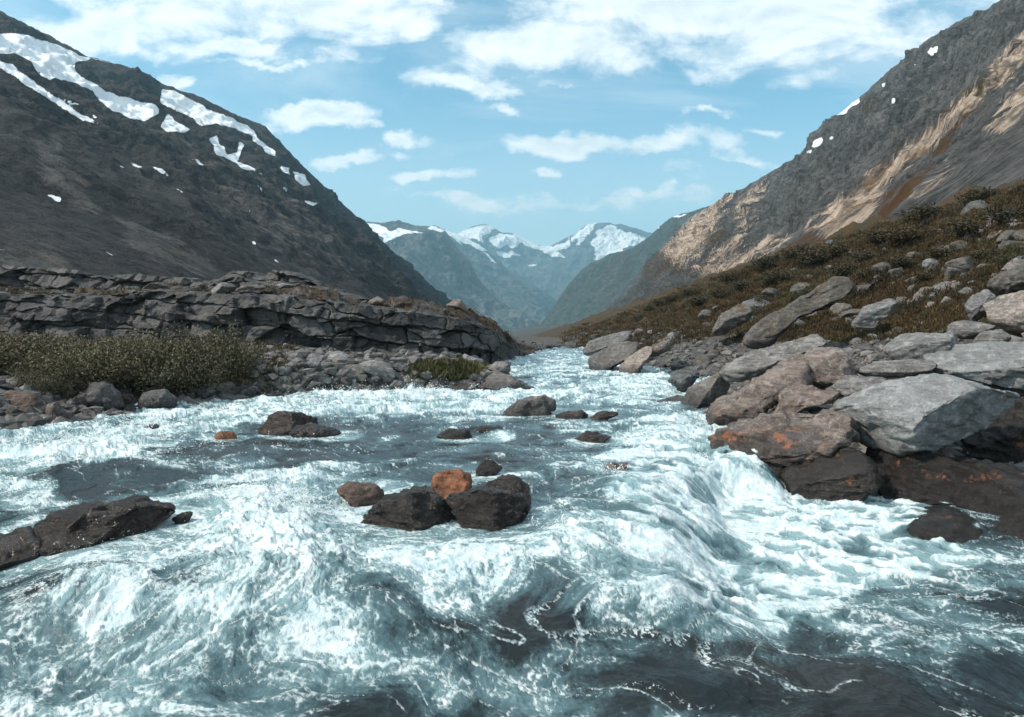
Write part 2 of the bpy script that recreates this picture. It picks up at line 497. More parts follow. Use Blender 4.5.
    mountain('mountain', 'right mountainside of grey slabs with a pale pinkish streak painted partly sunlit and small snow patches', mR,
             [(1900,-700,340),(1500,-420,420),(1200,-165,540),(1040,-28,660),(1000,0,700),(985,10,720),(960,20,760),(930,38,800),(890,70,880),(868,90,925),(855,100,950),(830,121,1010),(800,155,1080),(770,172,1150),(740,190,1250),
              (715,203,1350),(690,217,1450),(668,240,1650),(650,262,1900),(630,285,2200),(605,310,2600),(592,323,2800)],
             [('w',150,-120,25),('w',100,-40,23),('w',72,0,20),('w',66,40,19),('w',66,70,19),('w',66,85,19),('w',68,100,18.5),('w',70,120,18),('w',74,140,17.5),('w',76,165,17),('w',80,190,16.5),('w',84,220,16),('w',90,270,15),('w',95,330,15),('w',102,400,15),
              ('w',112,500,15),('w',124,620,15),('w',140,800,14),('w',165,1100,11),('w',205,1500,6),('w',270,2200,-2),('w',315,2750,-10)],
             960, 420, 42, .0065, 23, bulge=.10, snow=snowR, pale=sunlit_paleR,
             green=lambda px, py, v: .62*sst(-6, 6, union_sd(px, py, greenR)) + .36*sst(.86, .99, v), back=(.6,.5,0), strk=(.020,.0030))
    # ---- the bluish hill that closes the right side
    mM = mat_mountain('middle_hill_rock', (0.045,0.050,0.042), (0.105,0.105,0.095), (0.032,0.040,0.026), (0.012,0.002), scale=.45)
    mountain('mountain', 'forested blue green spur sloping down behind the right mountainside', mM,
             [(860,150,3300),(740,195,3300)]+[(*p, 3300+60*i) for i, p in enumerate(z2([(990,93),(970,95),(940,108),(910,130),(880,160),(830,195),(760,213),(690,250),(650,296),(620,338),(580,398),(535,447)]))],
             [('w',1500,2300,-30),('w',900,2300,-45)]+[('w', 800-58*i, 2500+70*i, -46) for i in range(12)],
             420, 200, 60, .0022, 31, bulge=.05, snow=[z2([(938,104),(960,98),(990,92),(985,97),(960,106)]), z2([(900,138),(915,130),(910,138)])],
             green=lambda px, py, v: .62+0*px, back=(.3,.9,0), strk=(.004,.001), rough_px=.8)
    # ---- far ranges
    mF = mat_mountain('far_range_rock', (0.055,0.060,0.060), (0.15,0.15,0.145), (0.045,0.058,0.035), (0.006,0.0015), scale=.3)
    mountain('mountain', 'steep blue hazed mountain with a snowy shoulder beyond the left wall', mF,
             [(250,262,4600),(330,238,4600)]+[(*p, 4600-20*i) for i, p in enumerate(z2([(70,118),(110,121),(170,114),(195,124),(220,130),(270,130),(300,145),(330,185),(370,232),(400,290),(450,340),(500,372),(560,397),(600,412)]))],
             [('w',-2600,3000,-46),('w',-2000,3000,-46)]+[('w', -1500+118*i, 3000+75*i, -47) for i in range(14)],
             420, 220, 95, .0019, 41, bulge=.02, snow=[z2(p) for p in ([(70,125),(110,128),(150,148),(165,135),(200,140),(245,155),(215,152),(190,158),(160,165),(140,172),(125,182),(118,160),(80,140)], [(245,138),(275,132),(300,142),(285,148)], [(150,172),(160,180),(150,182)])],
             green=lambda px, py, v: .55*sst(.45, .8, v), back=(-.2,.9,0), strk=(.0035,.0009), rough_px=1.5)
    mountain('mountain', 'second blue mountain flank with snow along its top', mF,
             [(330,240,6600),(400,232,6600)]+[(*p, 6600) for p in z2([(270,128),(300,143),(350,160),(400,185),(430,210),(470,247),(540,290),(600,330),(640,370),(680,405)])],
             [('w',-3000,5000,-47),('w',-2300,5000,-47)]+[('w', -1600+190*i, 5000, -47) for i in range(10)],
             360, 180, 120, .0014, 47, bulge=.0, snow=[z2(p) for p in ([(285,140),(310,145),(350,158),(400,182),(420,205),(400,200),(370,185),(340,172),(350,190),(320,165)], [(400,200),(420,215),(445,240),(425,230)])],
             green=lambda px, py, v: .3*sst(.5, .9, v), back=(0,1,0), strk=(.003,.0008), rough_px=1.2)
    mountain('mountain', 'farthest snow covered peaks closing the valley under the clouds', mF,
             [(380,250,9200),(430,240,9200)]+[(*p, 9200) for p in z2([(330,152),(380,130),(415,124),(440,138),(460,146),(500,155),(560,185),(600,187),(640,166),(680,145),(705,126),(730,121),(800,125),(850,140),(900,152),(960,165),(1020,190)])],
             [('w',-3000,7000,-47),('w',-2400,7000,-47)]+[('w', -1900+300*i, 7000, -47) for i in range(17)],
             620, 260, 190, .0011, 53, bulge=.12, snow=[z2(p) for p in ([(325,155),(380,130),(415,124),(445,138),(425,152),(400,160),(410,180),(380,170),(350,170)], [(430,165),(460,148),(500,153),(530,165),(570,186),(610,190),(655,165),(650,190),(610,216),(565,198),(510,180),(490,195),(470,185),(445,200),(425,185)],
              [(718,165),(735,140),(765,132),(800,140),(850,155),(872,160),(835,185),(800,200),(745,242),(720,215),(725,190)], [(650,180),(680,145),(715,122),(738,124),(705,158),(690,165)], [(672,170),(695,165),(690,180),(675,182)], [(540,242),(572,228),(560,245)], [(440,205),(470,200),(520,215),(490,220),(455,215)], [(600,215),(625,205),(640,225),(610,222)])],
             green=lambda px, py, v: .3*sst(.6, .95, v), back=(0,1,0), strk=(.002,.0006), rough_px=1.5, snow_noise=5.0)


# ------------------------------------------------------------------ sky, air, sun, camera
SUN_DIR = Vector((-.74, -.22, .70)).normalized()


def build_light():
    w = NT('World', True)
    SC.world = w.o
    el = math.asin(SUN_DIR.z); az = math.atan2(SUN_DIR.x, SUN_DIR.y)
    sky = w.n('TexSky', sky_type='NISHITA', sun_disc=False, sun_elevation=el, sun_rotation=az, altitude=600, air_density=1.0, dust_density=.6, ozone_density=1.0)
    skyc = w.mix(1.0, sky.outputs[0], (0.72,1.04,0.96), 'MULTIPLY')
    d = w.n('TexCoord').outputs['Generated']
    sep = w.n('SeparateXYZ', n0=d)
    yy = w.math('ADD', w.math('ABSOLUTE', sep.outputs[1]), .04)
    u = w.math('DIVIDE', sep.outputs[0], yy); v = w.math('DIVIDE', sep.outputs[2], yy)
    uv = w.n('CombineXYZ', n0=u, n1=v, n2=0.0).outputs[0]
    wob = w.n('TexNoise', i_Scale=5.0, i_Detail=6, i_Roughness=.6); w.put(wob, 'Vector', uv)
    wv = w.n('VectorMath', operation='SUBTRACT', n0=wob.outputs['Color'], n1=(.5,.5,.5)).outputs[0]
    wv = w.n('VectorMath', operation='MULTIPLY', n0=wv, n1=(.34,.14,0)).outputs[0]
    uvw = w.n('VectorMath', operation='ADD', n0=uv, n1=wv).outputs[0]
    blobs = [(690,8,330,70,-2,1.0),(560,52,150,38,6,.9),(880,10,120,45,0,.8),(480,88,85,12,-3,.85),(560,92,60,10,0,.5),(300,5,200,56,4,1.0),(130,40,160,44,8,.9),(60,-10,160,40,0,.8),(170,62,110,16,-4,.7),(345,60,60,18,25,.7),
             (385,40,60,34,20,.7),(250,58,80,14,-6,.85),(285,75,60,7,-3,.7),(318,131,42,14,6,1.05),(345,140,30,8,0,.6),(218,98,34,15,5,1.0),(583,153,80,17,-2,1.0),(530,150,40,10,0,.6),
             (820,88,70,26,-18,.62),(790,108,50,12,0,.4),(512,112,26,9,0,.75),(552,188,22,8,0,.95),(470,207,70,10,0,.8),(430,190,44,8,0,.8),(690,120,45,7,0,.55),(760,135,40,7,0,.5),
             (600,200,60,9,0,.35),(400,165,40,7,0,.5),(690,80,70,14,6,.5),(320,104,18,6,0,.4),(700,150,40,10,0,.35),(520,205,170,22,0,.38),(660,185,80,16,0,.3),(380,150,45,9,0,.4),(575,212,150,13,0,.72),(400,150,50,9,0,.7),(640,203,60,9,0,.65),(735,170,50,8,-6,.6),(345,172,40,7,0,.7)]
    acc = None
    for (px, py, rx, ry, rot, k) in blobs:
        mp = w.mapping(uvw, loc=((px-CX)/FOC, (HY-py)/FOC, 0), rot=(0,0,math.radians(rot)), scale=(rx/FOC*1.35, ry/FOC*1.35, 1), typ='TEXTURE')
        g = w.n('TexGradient', gradient_type='SPHERICAL'); w.put(g, 'Vector', mp)
        s = w.math('MULTIPLY', g.outputs['Fac'], k)
        acc = s if acc is None else w.math('MAXIMUM', acc, s)
    hi = w.step(v, .52, .80)                      # thick cloud overhead and behind
    acc = w.math('MAXIMUM', acc, w.math('MULTIPLY', hi, .45))
    back = w.step(sep.outputs[1], .05, -.2)
    acc = w.math('MAXIMUM', acc, w.math('MULTIPLY', back, .25))
    sv = w.mapping(uv, scale=(1.0,2.2,1))
    n = w.noise(sv, 5.5, 9, .62, .35)
    n2 = w.noise(w.mapping(uv, loc=(.012,-.02,0), scale=(1.0,2.2,1)), 5.5, 6, .6, .35)
    dens = w.math('ADD', acc, w.math('MULTIPLY', w.math('SUBTRACT', n, .5), 2.1))
    al = w.step(dens, .15, .74)
    veil = w.math('MULTIPLY', w.step(w.noise(w.mapping(uv, scale=(1,3.5,1)), 2.5, 7, .6, .6), .4, .75), .32)
    low = w.math('MULTIPLY', w.step(v, .34, .08), w.math('ADD', .22, w.math('MULTIPLY', n, .35)))
    al = w.math('MAXIMUM', w.math('MULTIPLY', al, .95), w.math('MAXIMUM', veil, low))
    thick = w.step(w.math('ADD', acc, w.math('MULTIPLY', w.math('SUBTRACT', n2, n), 2.2)), .35, 1.25)
    cc = w.mix(thick, (0.98,0.99,0.98), (0.62,0.69,0.73))
    b1 = w.n('Background', i_Color=skyc, i_Strength=.14); b2 = w.n('Background', i_Color=cc, i_Strength=1.0)
    mx = w.n('MixShader', n0=al, n1=b1, n2=b2)
    out = w.n('OutputWorld'); w.t.links.new(mx.outputs[0], out.inputs[0])
    L = bpy.data.lights.new('sun', 'SUN'); L.energy = 3.5; L.angle = math.radians(2.0); L.color = (1, .90, .77)
    o = bpy.data.objects.new('sun', L); C.objects.link(o)
    o.rotation_euler = SUN_DIR.to_track_quat('Z', 'Y').to_euler()
    cd = bpy.data.cameras.new('camera'); cam = bpy.data.objects.new('camera', cd); C.objects.link(cam)
    cam.location = (0, 0, HC); cam.rotation_euler = (math.pi/2, 0, 0)
    cd.sensor_width = 36; cd.lens = 36*FOC/1024; cd.shift_y = -(358.5-HY)/1024
    cd.clip_start = .1; cd.clip_end = 60000
    SC.camera = cam
    SC.view_settings.view_transform = 'Standard'; SC.view_settings.look = 'None'
    SC.view_settings.exposure = 0.58; SC.view_settings.gamma = 1; SC.view_settings.use_curve_mapping = False
    SC.render.engine = 'CYCLES'
    SC.cycles.use_denoising = True
    SC.cycles.max_bounces = 5; SC.cycles.diffuse_bounces = 3; SC.cycles.glossy_bounces = 2; SC.cycles.transmission_bounces = 2
    SC.cycles.volume_bounces = 0; SC.cycles.sample_clamp_indirect = 4


def build_haze(density=1.1e-4):
    m = NT('haze_air')
    vol = m.n('VolumePrincipled', i_Color=(0.42,0.80,1.0), i_Density=density, i_Anisotropy=.2)
    out = m.n('OutputMaterial'); m.t.links.new(vol.outputs[0], out.inputs[1])
    x0, x1, y0, y1, z0, z1 = -8500, 8500, -400, 12500, -70, 1700
    V = [(x, y, z) for z in (z0, z1) for y in (y0, y1) for x in (x0, x1)]
    Fc = [(0,2,3,1),(4,5,7,6),(0,1,5,4),(1,3,7,5),(3,2,6,7),(2,0,4,6)]
    me = make_mesh('haze', np.array(V), np.array(Fc), smooth=False)
    link('haze', me, m.o, 'thin blue haze filling the valley air', 'haze', kind='stuff')
# ------------------------------------------------------------------ the river
def px_on_water(px, py):
    """world point of a picture point on the mean water surface"""
    z = 0.0
    for _ in range(6):
        Y = (HC-z)*FOC/(py-HY); X = (px-CX)/FOC*Y
        z = float(water_level(np.array([X], F32), np.array([Y], F32))[0])
    return X, Y, z


# share of white water: centre and radii (picture px of the spot on the mean water surface), tilt, value
FOAM = [(60,455,95,16,-4,.92),(150,430,60,10,-8,.80),(235,408,85,9,-2,.88),(400,398,80,10,0,.90),(470,405,60,10,0,.85),(330,408,50,8,0,.8),
        (130,482,95,15,-6,.20),(250,452,80,12,-8,.26),(215,470,70,10,-8,.30),(345,428,60,8,-3,.25),(300,440,80,7,0,.2),(390,445,60,8,0,.25),(505,431,55,7,0,.22),(500,448,45,8,0,.2),(430,425,40,7,0,.5),
        (600,392,80,9,0,.85),(650,388,35,9,0,.95),(560,368,60,8,0,.78),(580,360,30,5,0,.7),(545,380,45,6,0,.55),(620,410,70,8,0,.5),(600,425,60,8,0,.62),(560,415,40,6,0,.4),(540,362,20,5,0,.4),
        (570,445,50,9,0,.38),(590,470,60,10,0,.45),(640,440,50,14,10,.82),(690,440,40,22,20,.95),(550,490,40,12,0,.45),(610,505,60,12,0,.6),(540,470,40,8,0,.35),(640,470,30,10,0,.75),
        (680,500,70,30,10,.95),(760,525,90,25,8,.95),(860,520,60,20,10,.9),(850,570,110,25,10,.85),(700,560,100,25,5,.92),(930,585,60,14,12,.6),(620,555,80,18,0,.88),
        (20,500,50,12,0,.75),(60,520,60,10,0,.35),(180,500,50,12,0,.8),(280,490,60,14,0,.85),(240,520,80,20,0,.95),(300,545,70,25,0,.97),(380,545,70,14,0,.95),(460,545,70,14,0,.95),(540,535,60,14,0,.85),
        (120,560,70,18,0,.72),(30,560,60,14,0,.55),(70,590,70,18,0,.30),(190,590,70,22,0,.55),(300,590,80,22,0,.66),(410,585,70,20,0,.62),(510,580,60,16,0,.6),(150,625,110,16,0,.78),(40,640,80,30,0,.6),
        (160,670,120,26,0,.62),(60,700,100,22,0,.66),(300,640,90,30,0,.58),(420,630,70,22,0,.45),(520,620,60,18,0,.42),(280,700,100,20,0,.55),(400,690,70,20,0,.38),(470,665,50,18,10,.50),(440,715,60,14,0,.25),
        (560,640,60,16,5,.38),(640,640,70,16,8,.26),(600,690,60,20,5,.32),(720,690,130,24,6,.15),(800,650,110,18,10,.30),(870,625,80,14,12,.62),(960,640,60,16,10,.55),(900,700,130,20,8,.18),(780,615,80,14,10,.75),(640,605,70,14,6,.6),
        (980,600,50,18,15,.25),(900,600,40,10,14,.30),(1010,625,40,12,10,.3),(985,670,60,14,8,.20),(545,700,30,14,30,.5)]


def foam_share(X, Y, Z0):
    px, py = to_px(X, Y, Z0)
    py = np.where(Y < .9, 1400, py)
    px = px + 34*fbm(X*.8, Y*.8, seed=201, oct=6, gain=.6)*np.clip(8/np.maximum(Y, 2), .3, 2)
    py = py + 14*fbm(X*.8, Y*.8, seed=207, oct=6, gain=.6)*np.clip(10/np.maximum(Y, 2), .25, 2)
    num = np.full(px.shape, .45*.02, F32); den = np.full(px.shape, .02, F32)
    for (cx, cy, rx, ry, rot, val) in FOAM:
        a = math.radians(-rot); dx = px-cx; dy = py-cy
        u = (dx*math.cos(a)-dy*math.sin(a))/rx; v = (dx*math.sin(a)+dy*math.cos(a))/ry
        g = np.exp(-1.35*(u*u+v*v))
        num = num+g*val; den = den+g
    return num/den


def build_water():
    cols = np.concatenate([np.linspace(-500, -60, 60)[:-1], np.linspace(-60, 1084, 1060), np.linspace(1084, 1500, 60)[1:]])
    rows = np.concatenate([np.linspace(346.5, 400, 190)[:-1], np.linspace(400, 745, 560), np.linspace(745, 1300, 90)[1:]])
    Yr = HC*FOC/(rows-HY)
    # the pool lies lower: pull the near rows a little
    X = (cols[None]-CX)/FOC*Yr[:, None]; Y = np.repeat(Yr[:, None], len(cols), 1)
    X = X.astype(F32); Y = Y.astype(F32)
    Z0 = water_level(X, Y)
    M = foam_share(X, Y, Z0).astype(F32)
    # flow: down the valley, fanning out over the pool
    fx, fy = X, Y             # across and along the flow
    w1 = fbm(X*.45, Y*.45, seed=301, oct=3); w2 = fbm(X*.45+9, Y*.45, seed=302, oct=3)
    qx, qy = fx+.55*w1, fy+.55*w2
    # geometry
    calm = sst(.34, .08, M)
    rough = sst(.3, .9, M)
    big = ridged(qx*.32, qy*.52, seed=311, oct=2, gain=.45)-.45
    med = ridged(qx*.95+.3*w2, qy*1.35, seed=317, oct=3, gain=.5)-.5
    sml = ridged(qx*3.1, qy*3.7+.5*w1, seed=331, oct=3, gain=.55)-.5
    fine = fbm(qx*11, qy*12, seed=337, oct=3, gain=.6)
    dist = np.clip(Y/9, .6, 2.0)
    h = (.15*big + .10*med*(.3+.9*rough) )*(1-.35*calm)*np.clip(.55+Y/22, .6, 1.35) + .030*sml*(.45+rough)*(1-.25*calm) + .008*fine*(.25+1.2*rough)
    # the soft billows of the fall on the right
    soft = sst(0.2, 2.2, X)*sst(13.5, 11.5, Y)*sst(5.0, 6.5, Y)*sst(.5, .8, M)
    w3 = fbm(X*1.3, Y*1.3, seed=343, oct=3)
    bil = ridged(fx*1.55+.6*w1+.55*w3, fy*1.9+.6*w2-.5*w3, seed=341, oct=3, gain=.5)-.45
    h = h*(1-.55*soft) + .10*bil*soft
    ra0 = X*.83-Y*.56+.5*w1; rb0 = X*.56+Y*.83+.5*w2
    # smooth dark tongue
    h = h + .05*calm*perlin(qx*.8, qy*.55, seed=351) + calm*(  .045*(ridged(ra0*1.6, rb0*4.0, seed=359, oct=3, gain=.5)-.5)+.022*perlin(qx*3.2, qy*2.6, seed=353)+.010*(ridged(qx*7, qy*6, seed=357, oct=3)-.5))
    # spouts where the water breaks on stone
    for (cx, cy, r, a) in ((250,520,1.0,.13),(300,530,.9,.15),(215,508,.7,.10),(395,536,.5,.06),(440,540,.5,.05),(480,540,.5,.06),(400,392,1.6,.2),(345,398,1.2,.14),(455,398,1.0,.15),(140,432,.9,.2),(60,452,1.2,.22),
                           (700,478,.5,.14),(640,452,.8,.12),(560,540,.5,.12),(115,600,.5,.10),(250,560,.9,.16)):
        x0, y0, _ = px_on_water(cx, cy)
        g = np.exp(-((X-x0)**2+((Y-y0)*1.1)**2)/(r*r))
        jag = np.clip(ridged(X*2.6, Y*2.6, seed=361, oct=4, gain=.5)-.25, 0, 1)**1.6
        h = h + a*g*(jag*.75+.45)
        M = np.maximum(M, g*.97*sst(.0, .14, a))
    # the water drops a little round standing stones
    for (cx, cy, r) in ((365,522,.45),(410,526,.5),(450,526,.5),(500,526,.5),(525,515,.4),(450,500,.4),(300,432,.9),(340,434,.6),(530,414,1.0),(555,414,.8),(590,412,.8),(490,436,.6),(460,436,.6),(60,528,.9),(110,530,.9),(150,528,.8),(20,545,.8),
                        (360,502,.6),(490,475,.5),(590,440,.6),(615,470,.5),(150,432,.6),(225,437,.6),(685,472,.3),(185,518,.4)):
        x0, y0, _ = px_on_water(cx, cy)
        g = np.exp(-((X-x0)**2+((Y-y0+.15))**2)/(r*r)); h = h*(1-.8*g)-.03*g
        g2 = np.exp(-((X-x0)**2+((Y-y0+.1))**2)/(r*r*1.35)); M = np.maximum(M, .80*sst(.30, .75, g2))
    # pillows over sunken rocks
    for (cx, cy, r, a) in ((948,528,.62,.16),(620,484,.5,.14),(600,462,.5,.1),(130,470,1.2,.12),(70,600,.55,.16),(240,455,1.0,.1),(640,625,.4,.05)):
        x0, y0, _ = px_on_water(cx, cy)
        g = np.exp(-((X-x0)**2+(Y-y0)**2)/(r*r)); h = h+a*g
        if cx == 948: M = M*(1-.65*g)
    Z = Z0 + h
    # foam: lace and streaks
    up = sst(-.15, .25, h)
    v1 = 1-np.abs(perlin(qx*1.5+.5*w2, qy*1.9+.4*w1, seed=401))*2.2
    v2 = 1-np.abs(perlin(qx*3.6+.9*w1, qy*4.3, seed=403)+.25*perlin(qx*9, qy*9, seed=404))*2.1
    v3 = 1-np.abs(perlin(qx*8.2+1.5*w2, qy*9.2, seed=405)+.3*perlin(qx*20, qy*20, seed=406))*2.0
    v4 = 1-np.abs(perlin(qx*19, qy*22, seed=407))*2.0
    cl = fbm(qx*1.1, qy*1.3, seed=409, oct=4)
    gr = fbm(X*26, Y*26, seed=411, oct=3, gain=.65)
    lace = .22*v1+.32*v2+.30*v3+.20*v4
    st = 1-np.abs(fbm(fx*2.3+.8*w1, fy*.55+.3*w2, seed=421, oct=4, gain=.55))*1.7      # long streaks
    st2 = 1-np.abs(fbm(fx*7+2*w1, fy*1.5, seed=423, oct=3, gain=.6))*1.6
    st = 1-np.abs(fbm(fx*1.5+.8*w1, fy*2.0+.5*w2, seed=421, oct=5, gain=.55))*1.7
    st2 = 1-np.abs(fbm(fx*5+2*w1, fy*5.5, seed=423, oct=3, gain=.6))*1.6
    streak = .6*st+.4*st2
    tsoft = 1.25*bil+.45*(st-.45)+.30*fbm(fx*3.2+w2, fy*4.4, seed=425, oct=2)+.5
    t = lace*(1-soft)+tsoft*soft
    t = t*(1-calm*.5)+streak*calm*.5
    n = t + .42*cl + .22*gr*(1-.85*soft) + .38*(up-.5)
    # value n is centred near .45 with a spread near .3
    nz = (Y < 20) & (Y > 3)
    ns = (n-n[nz].mean())/n[nz].std()
    foam = sst(-1.0, 2.1, .95*ns + (M-.555)*3.3)
    thin = sst(.90, .99, 1-np.abs(perlin(qx*1.3+1.1*w1+.35*cl, qy*1.9+.5*gr*.3, seed=431)))*sst(-.1, .35, fbm(X*.6, Y*.8, seed=433, oct=3))
    thin2 = sst(.86, .99, 1-np.abs(perlin(qx*3.3+1.1*w2+.5*cl, qy*4.4+.2*gr, seed=435)))*sst(.0, .4, fbm(X*.9, Y*1.1, seed=437, oct=3))
    ra = X*.83-Y*.56+.5*w1; rb = X*.56+Y*.83+.5*w2
    thin3 = sst(.90, 1.0, 1-np.abs(perlin(ra*.55+.15*cl, rb*2.6+.25*cl+.04*gr, seed=439)))*sst(-.15, .25, fbm(ra*.5, rb*1.2, seed=441, oct=3))
    thin = np.maximum(thin, thin3*.9)
    foam = np.maximum(foam, np.clip(.85*thin+.75*thin2, 0, .85)*(.55+.45*sst(-.3, .3, gr)))
    foam = foam*(.35+.65*sst(.02, .20, M))
    # white breaking crests
    crest = sst(.10, .30, h)*rough
    foam = np.clip(np.maximum(foam, crest*.9*sst(.2, .5, t)), 0, 1)
    aer = np.clip(sst(.10, .82, M+.30*cl+.07*ns)*(.75+.25*up), 0, 1)       # bubbles under the surface: the milky teal
    me = make_mesh('river', np.stack([X, Y, Z], -1).reshape(-1, 3), grid_faces(*X.shape), {'foam': foam.ravel(), 'aerated': aer.ravel(), 'soft': soft.ravel()})
    link('river', me, mat_water(), 'foaming teal white river rushing between boulders', 'river', kind='structure')
    return X, Y, Z, foam, M, h


def mat_water():
    m = NT('whitewater')
    pos = m.n('NewGeometry').outputs['Position']
    f = m.attr('foam').outputs['Fac']; a = m.attr('aerated').outputs['Fac']; so = m.attr('soft').outputs['Fac']
    n1 = m.noise(pos, 22, 6, .68); n2 = m.noise(pos, 90, 4, .7)
    fd = m.math('ADD', f, m.math('MULTIPLY', m.math('SUBTRACT', n1, .5), m.mixf(so, .55, .22)))
    fd = m.math('ADD', fd, m.math('MULTIPLY', m.math('SUBTRACT', n2, .5), m.mixf(so, .14, .05)))
    a = m.math('ADD', a, m.math('MULTIPLY', m.math('SUBTRACT', m.noise(pos, 1.7, 7, .65, .8), .5), .55))
    white = m.step(fd, .30, .98)
    deep = m.mix(m.step(m.noise(pos, .6, 4), .4, .65), (0.010,0.017,0.020), (0.020,0.021,0.021))
    body = m.mix(m.step(a, .0, .55), deep, (0.068,0.122,0.138))
    body = m.mix(m.step(a, .5, 1.0), body, (0.25,0.39,0.415))
    bub = m.step(m.noise(pos, 42, 5, .75), .60, .78)
    body = m.mix(m.math('MULTIPLY', bub, m.math('MULTIPLY', a, .30)), body, (0.60,0.70,0.72))
    fc = m.mix(m.step(m.noise(pos, 5.0, 7, .7, .5), .38, .66), (0.47,0.60,0.63), (0.74,0.785,0.79))
    col = m.mix(white, body, fc)
    rough = m.mixf(white, .05, .62)
    h = m.math('ADD', m.math('MULTIPLY', m.noise(pos, 7, 6, .62), .9), m.math('ADD', m.math('MULTIPLY', n1, m.mixf(white, .10, .35)), m.math('MULTIPLY', white, .35)))
    m.bsdf(col, rough, m.bump(m.math('MULTIPLY', h, m.mixf(m.step(a, .0, .45), .35, 1.0)), .75, .06), m.mixf(m.step(a, .0, .5), .38, .5), i_IOR=1.33)
    return m.o


def build_spray(W):
    X, Y, Z, foam, M, h = W
    rng = np.random.default_rng(8)
    ok = (Y > 3.2) & (Y < 30) & ~((X > 4.0) & (Y > 7))
    wgt = (sst(.10, .35, h)*foam + .004*foam*sst(.7, .95, M))*sst(.4, .8, foam)*ok
    # even density on the water, not on the mesh: cell size grows with distance
    area = (Y/FOC)**2*3
    wgt = (wgt*area*np.clip(7/Y, .3, 1)).ravel(); wgt /= wgt.sum()
    idx = rng.choice(len(wgt), 5000, p=wgt)
    base = np.stack([X.ravel()[idx], Y.ravel()[idx], Z.ravel()[idx]], -1)
    hh = np.clip(h.ravel()[idx], 0, .6)
    lift = rng.exponential(.045, len(idx))*(1+3.0*hh)
    base[:, 2] += lift+.003
    base[:, :2] += rng.normal(0, .05, (len(idx), 2))
    # fine jets: clusters thrown up around stones
    jets = []
    for (cx, cy, n, hgt, wd) in ((255,512,900,.42,.55),(300,522,900,.45,.5),(215,505,420,.3,.4),(400,388,700,.55,1.2),(700,470,260,.2,.2),(140,430,300,.3,.5),
                                 (560,535,240,.2,.3),(620,478,200,.16,.3),(455,392,300,.3,.8),(60,450,300,.3,.8)):
        x0, y0, z0 = px_on_water(cx, cy)
        k = rng.integers(4, 8); a0 = rng.uniform(-1, 1, k)
        a = rng.choice(a0, n)+rng.normal(0, .10, n); r = rng.uniform(0, 1, n)**.8
        L = hgt*rng.uniform(.35, 1.0, k)[np.searchsorted(np.sort(a0), a).clip(0, k-1)]
        jets.append(np.stack([x0+wd*(a*.7+r*a*.35)+rng.normal(0, .02, n), y0+rng.normal(0, wd*.3, n), z0+L*r*(1-.25*r)+rng.normal(0, .015, n)+.08], -1))
    P = np.concatenate([base]+jets)
    rad = rng.gamma(2.0, .0013, len(P))+.0012
    rad *= np.clip(P[:, 1]/8, .7, 1.8)
    octv = np.array([(1,0,0),(-1,0,0),(0,1,0),(0,-1,0),(0,0,1.25),(0,0,-1.25)], F32)
    octf = np.array([(0,2,4),(2,1,4),(1,3,4),(3,0,4),(2,0,5),(1,2,5),(3,1,5),(0,3,5)])
    V = (P[:, None]+octv[None]*rad[:, None, None]).reshape(-1, 3)
    Fc = (np.arange(len(P))[:, None, None]*6+octf[None]).reshape(-1, 3)
    m = NT('water_drops'); m.bsdf((.85,.89,.90), .25, None, .5)
    link('spray', make_mesh('spray', V, Fc), m.o, 'fine white spray thrown up by the breaking water', 'spray', kind='stuff')
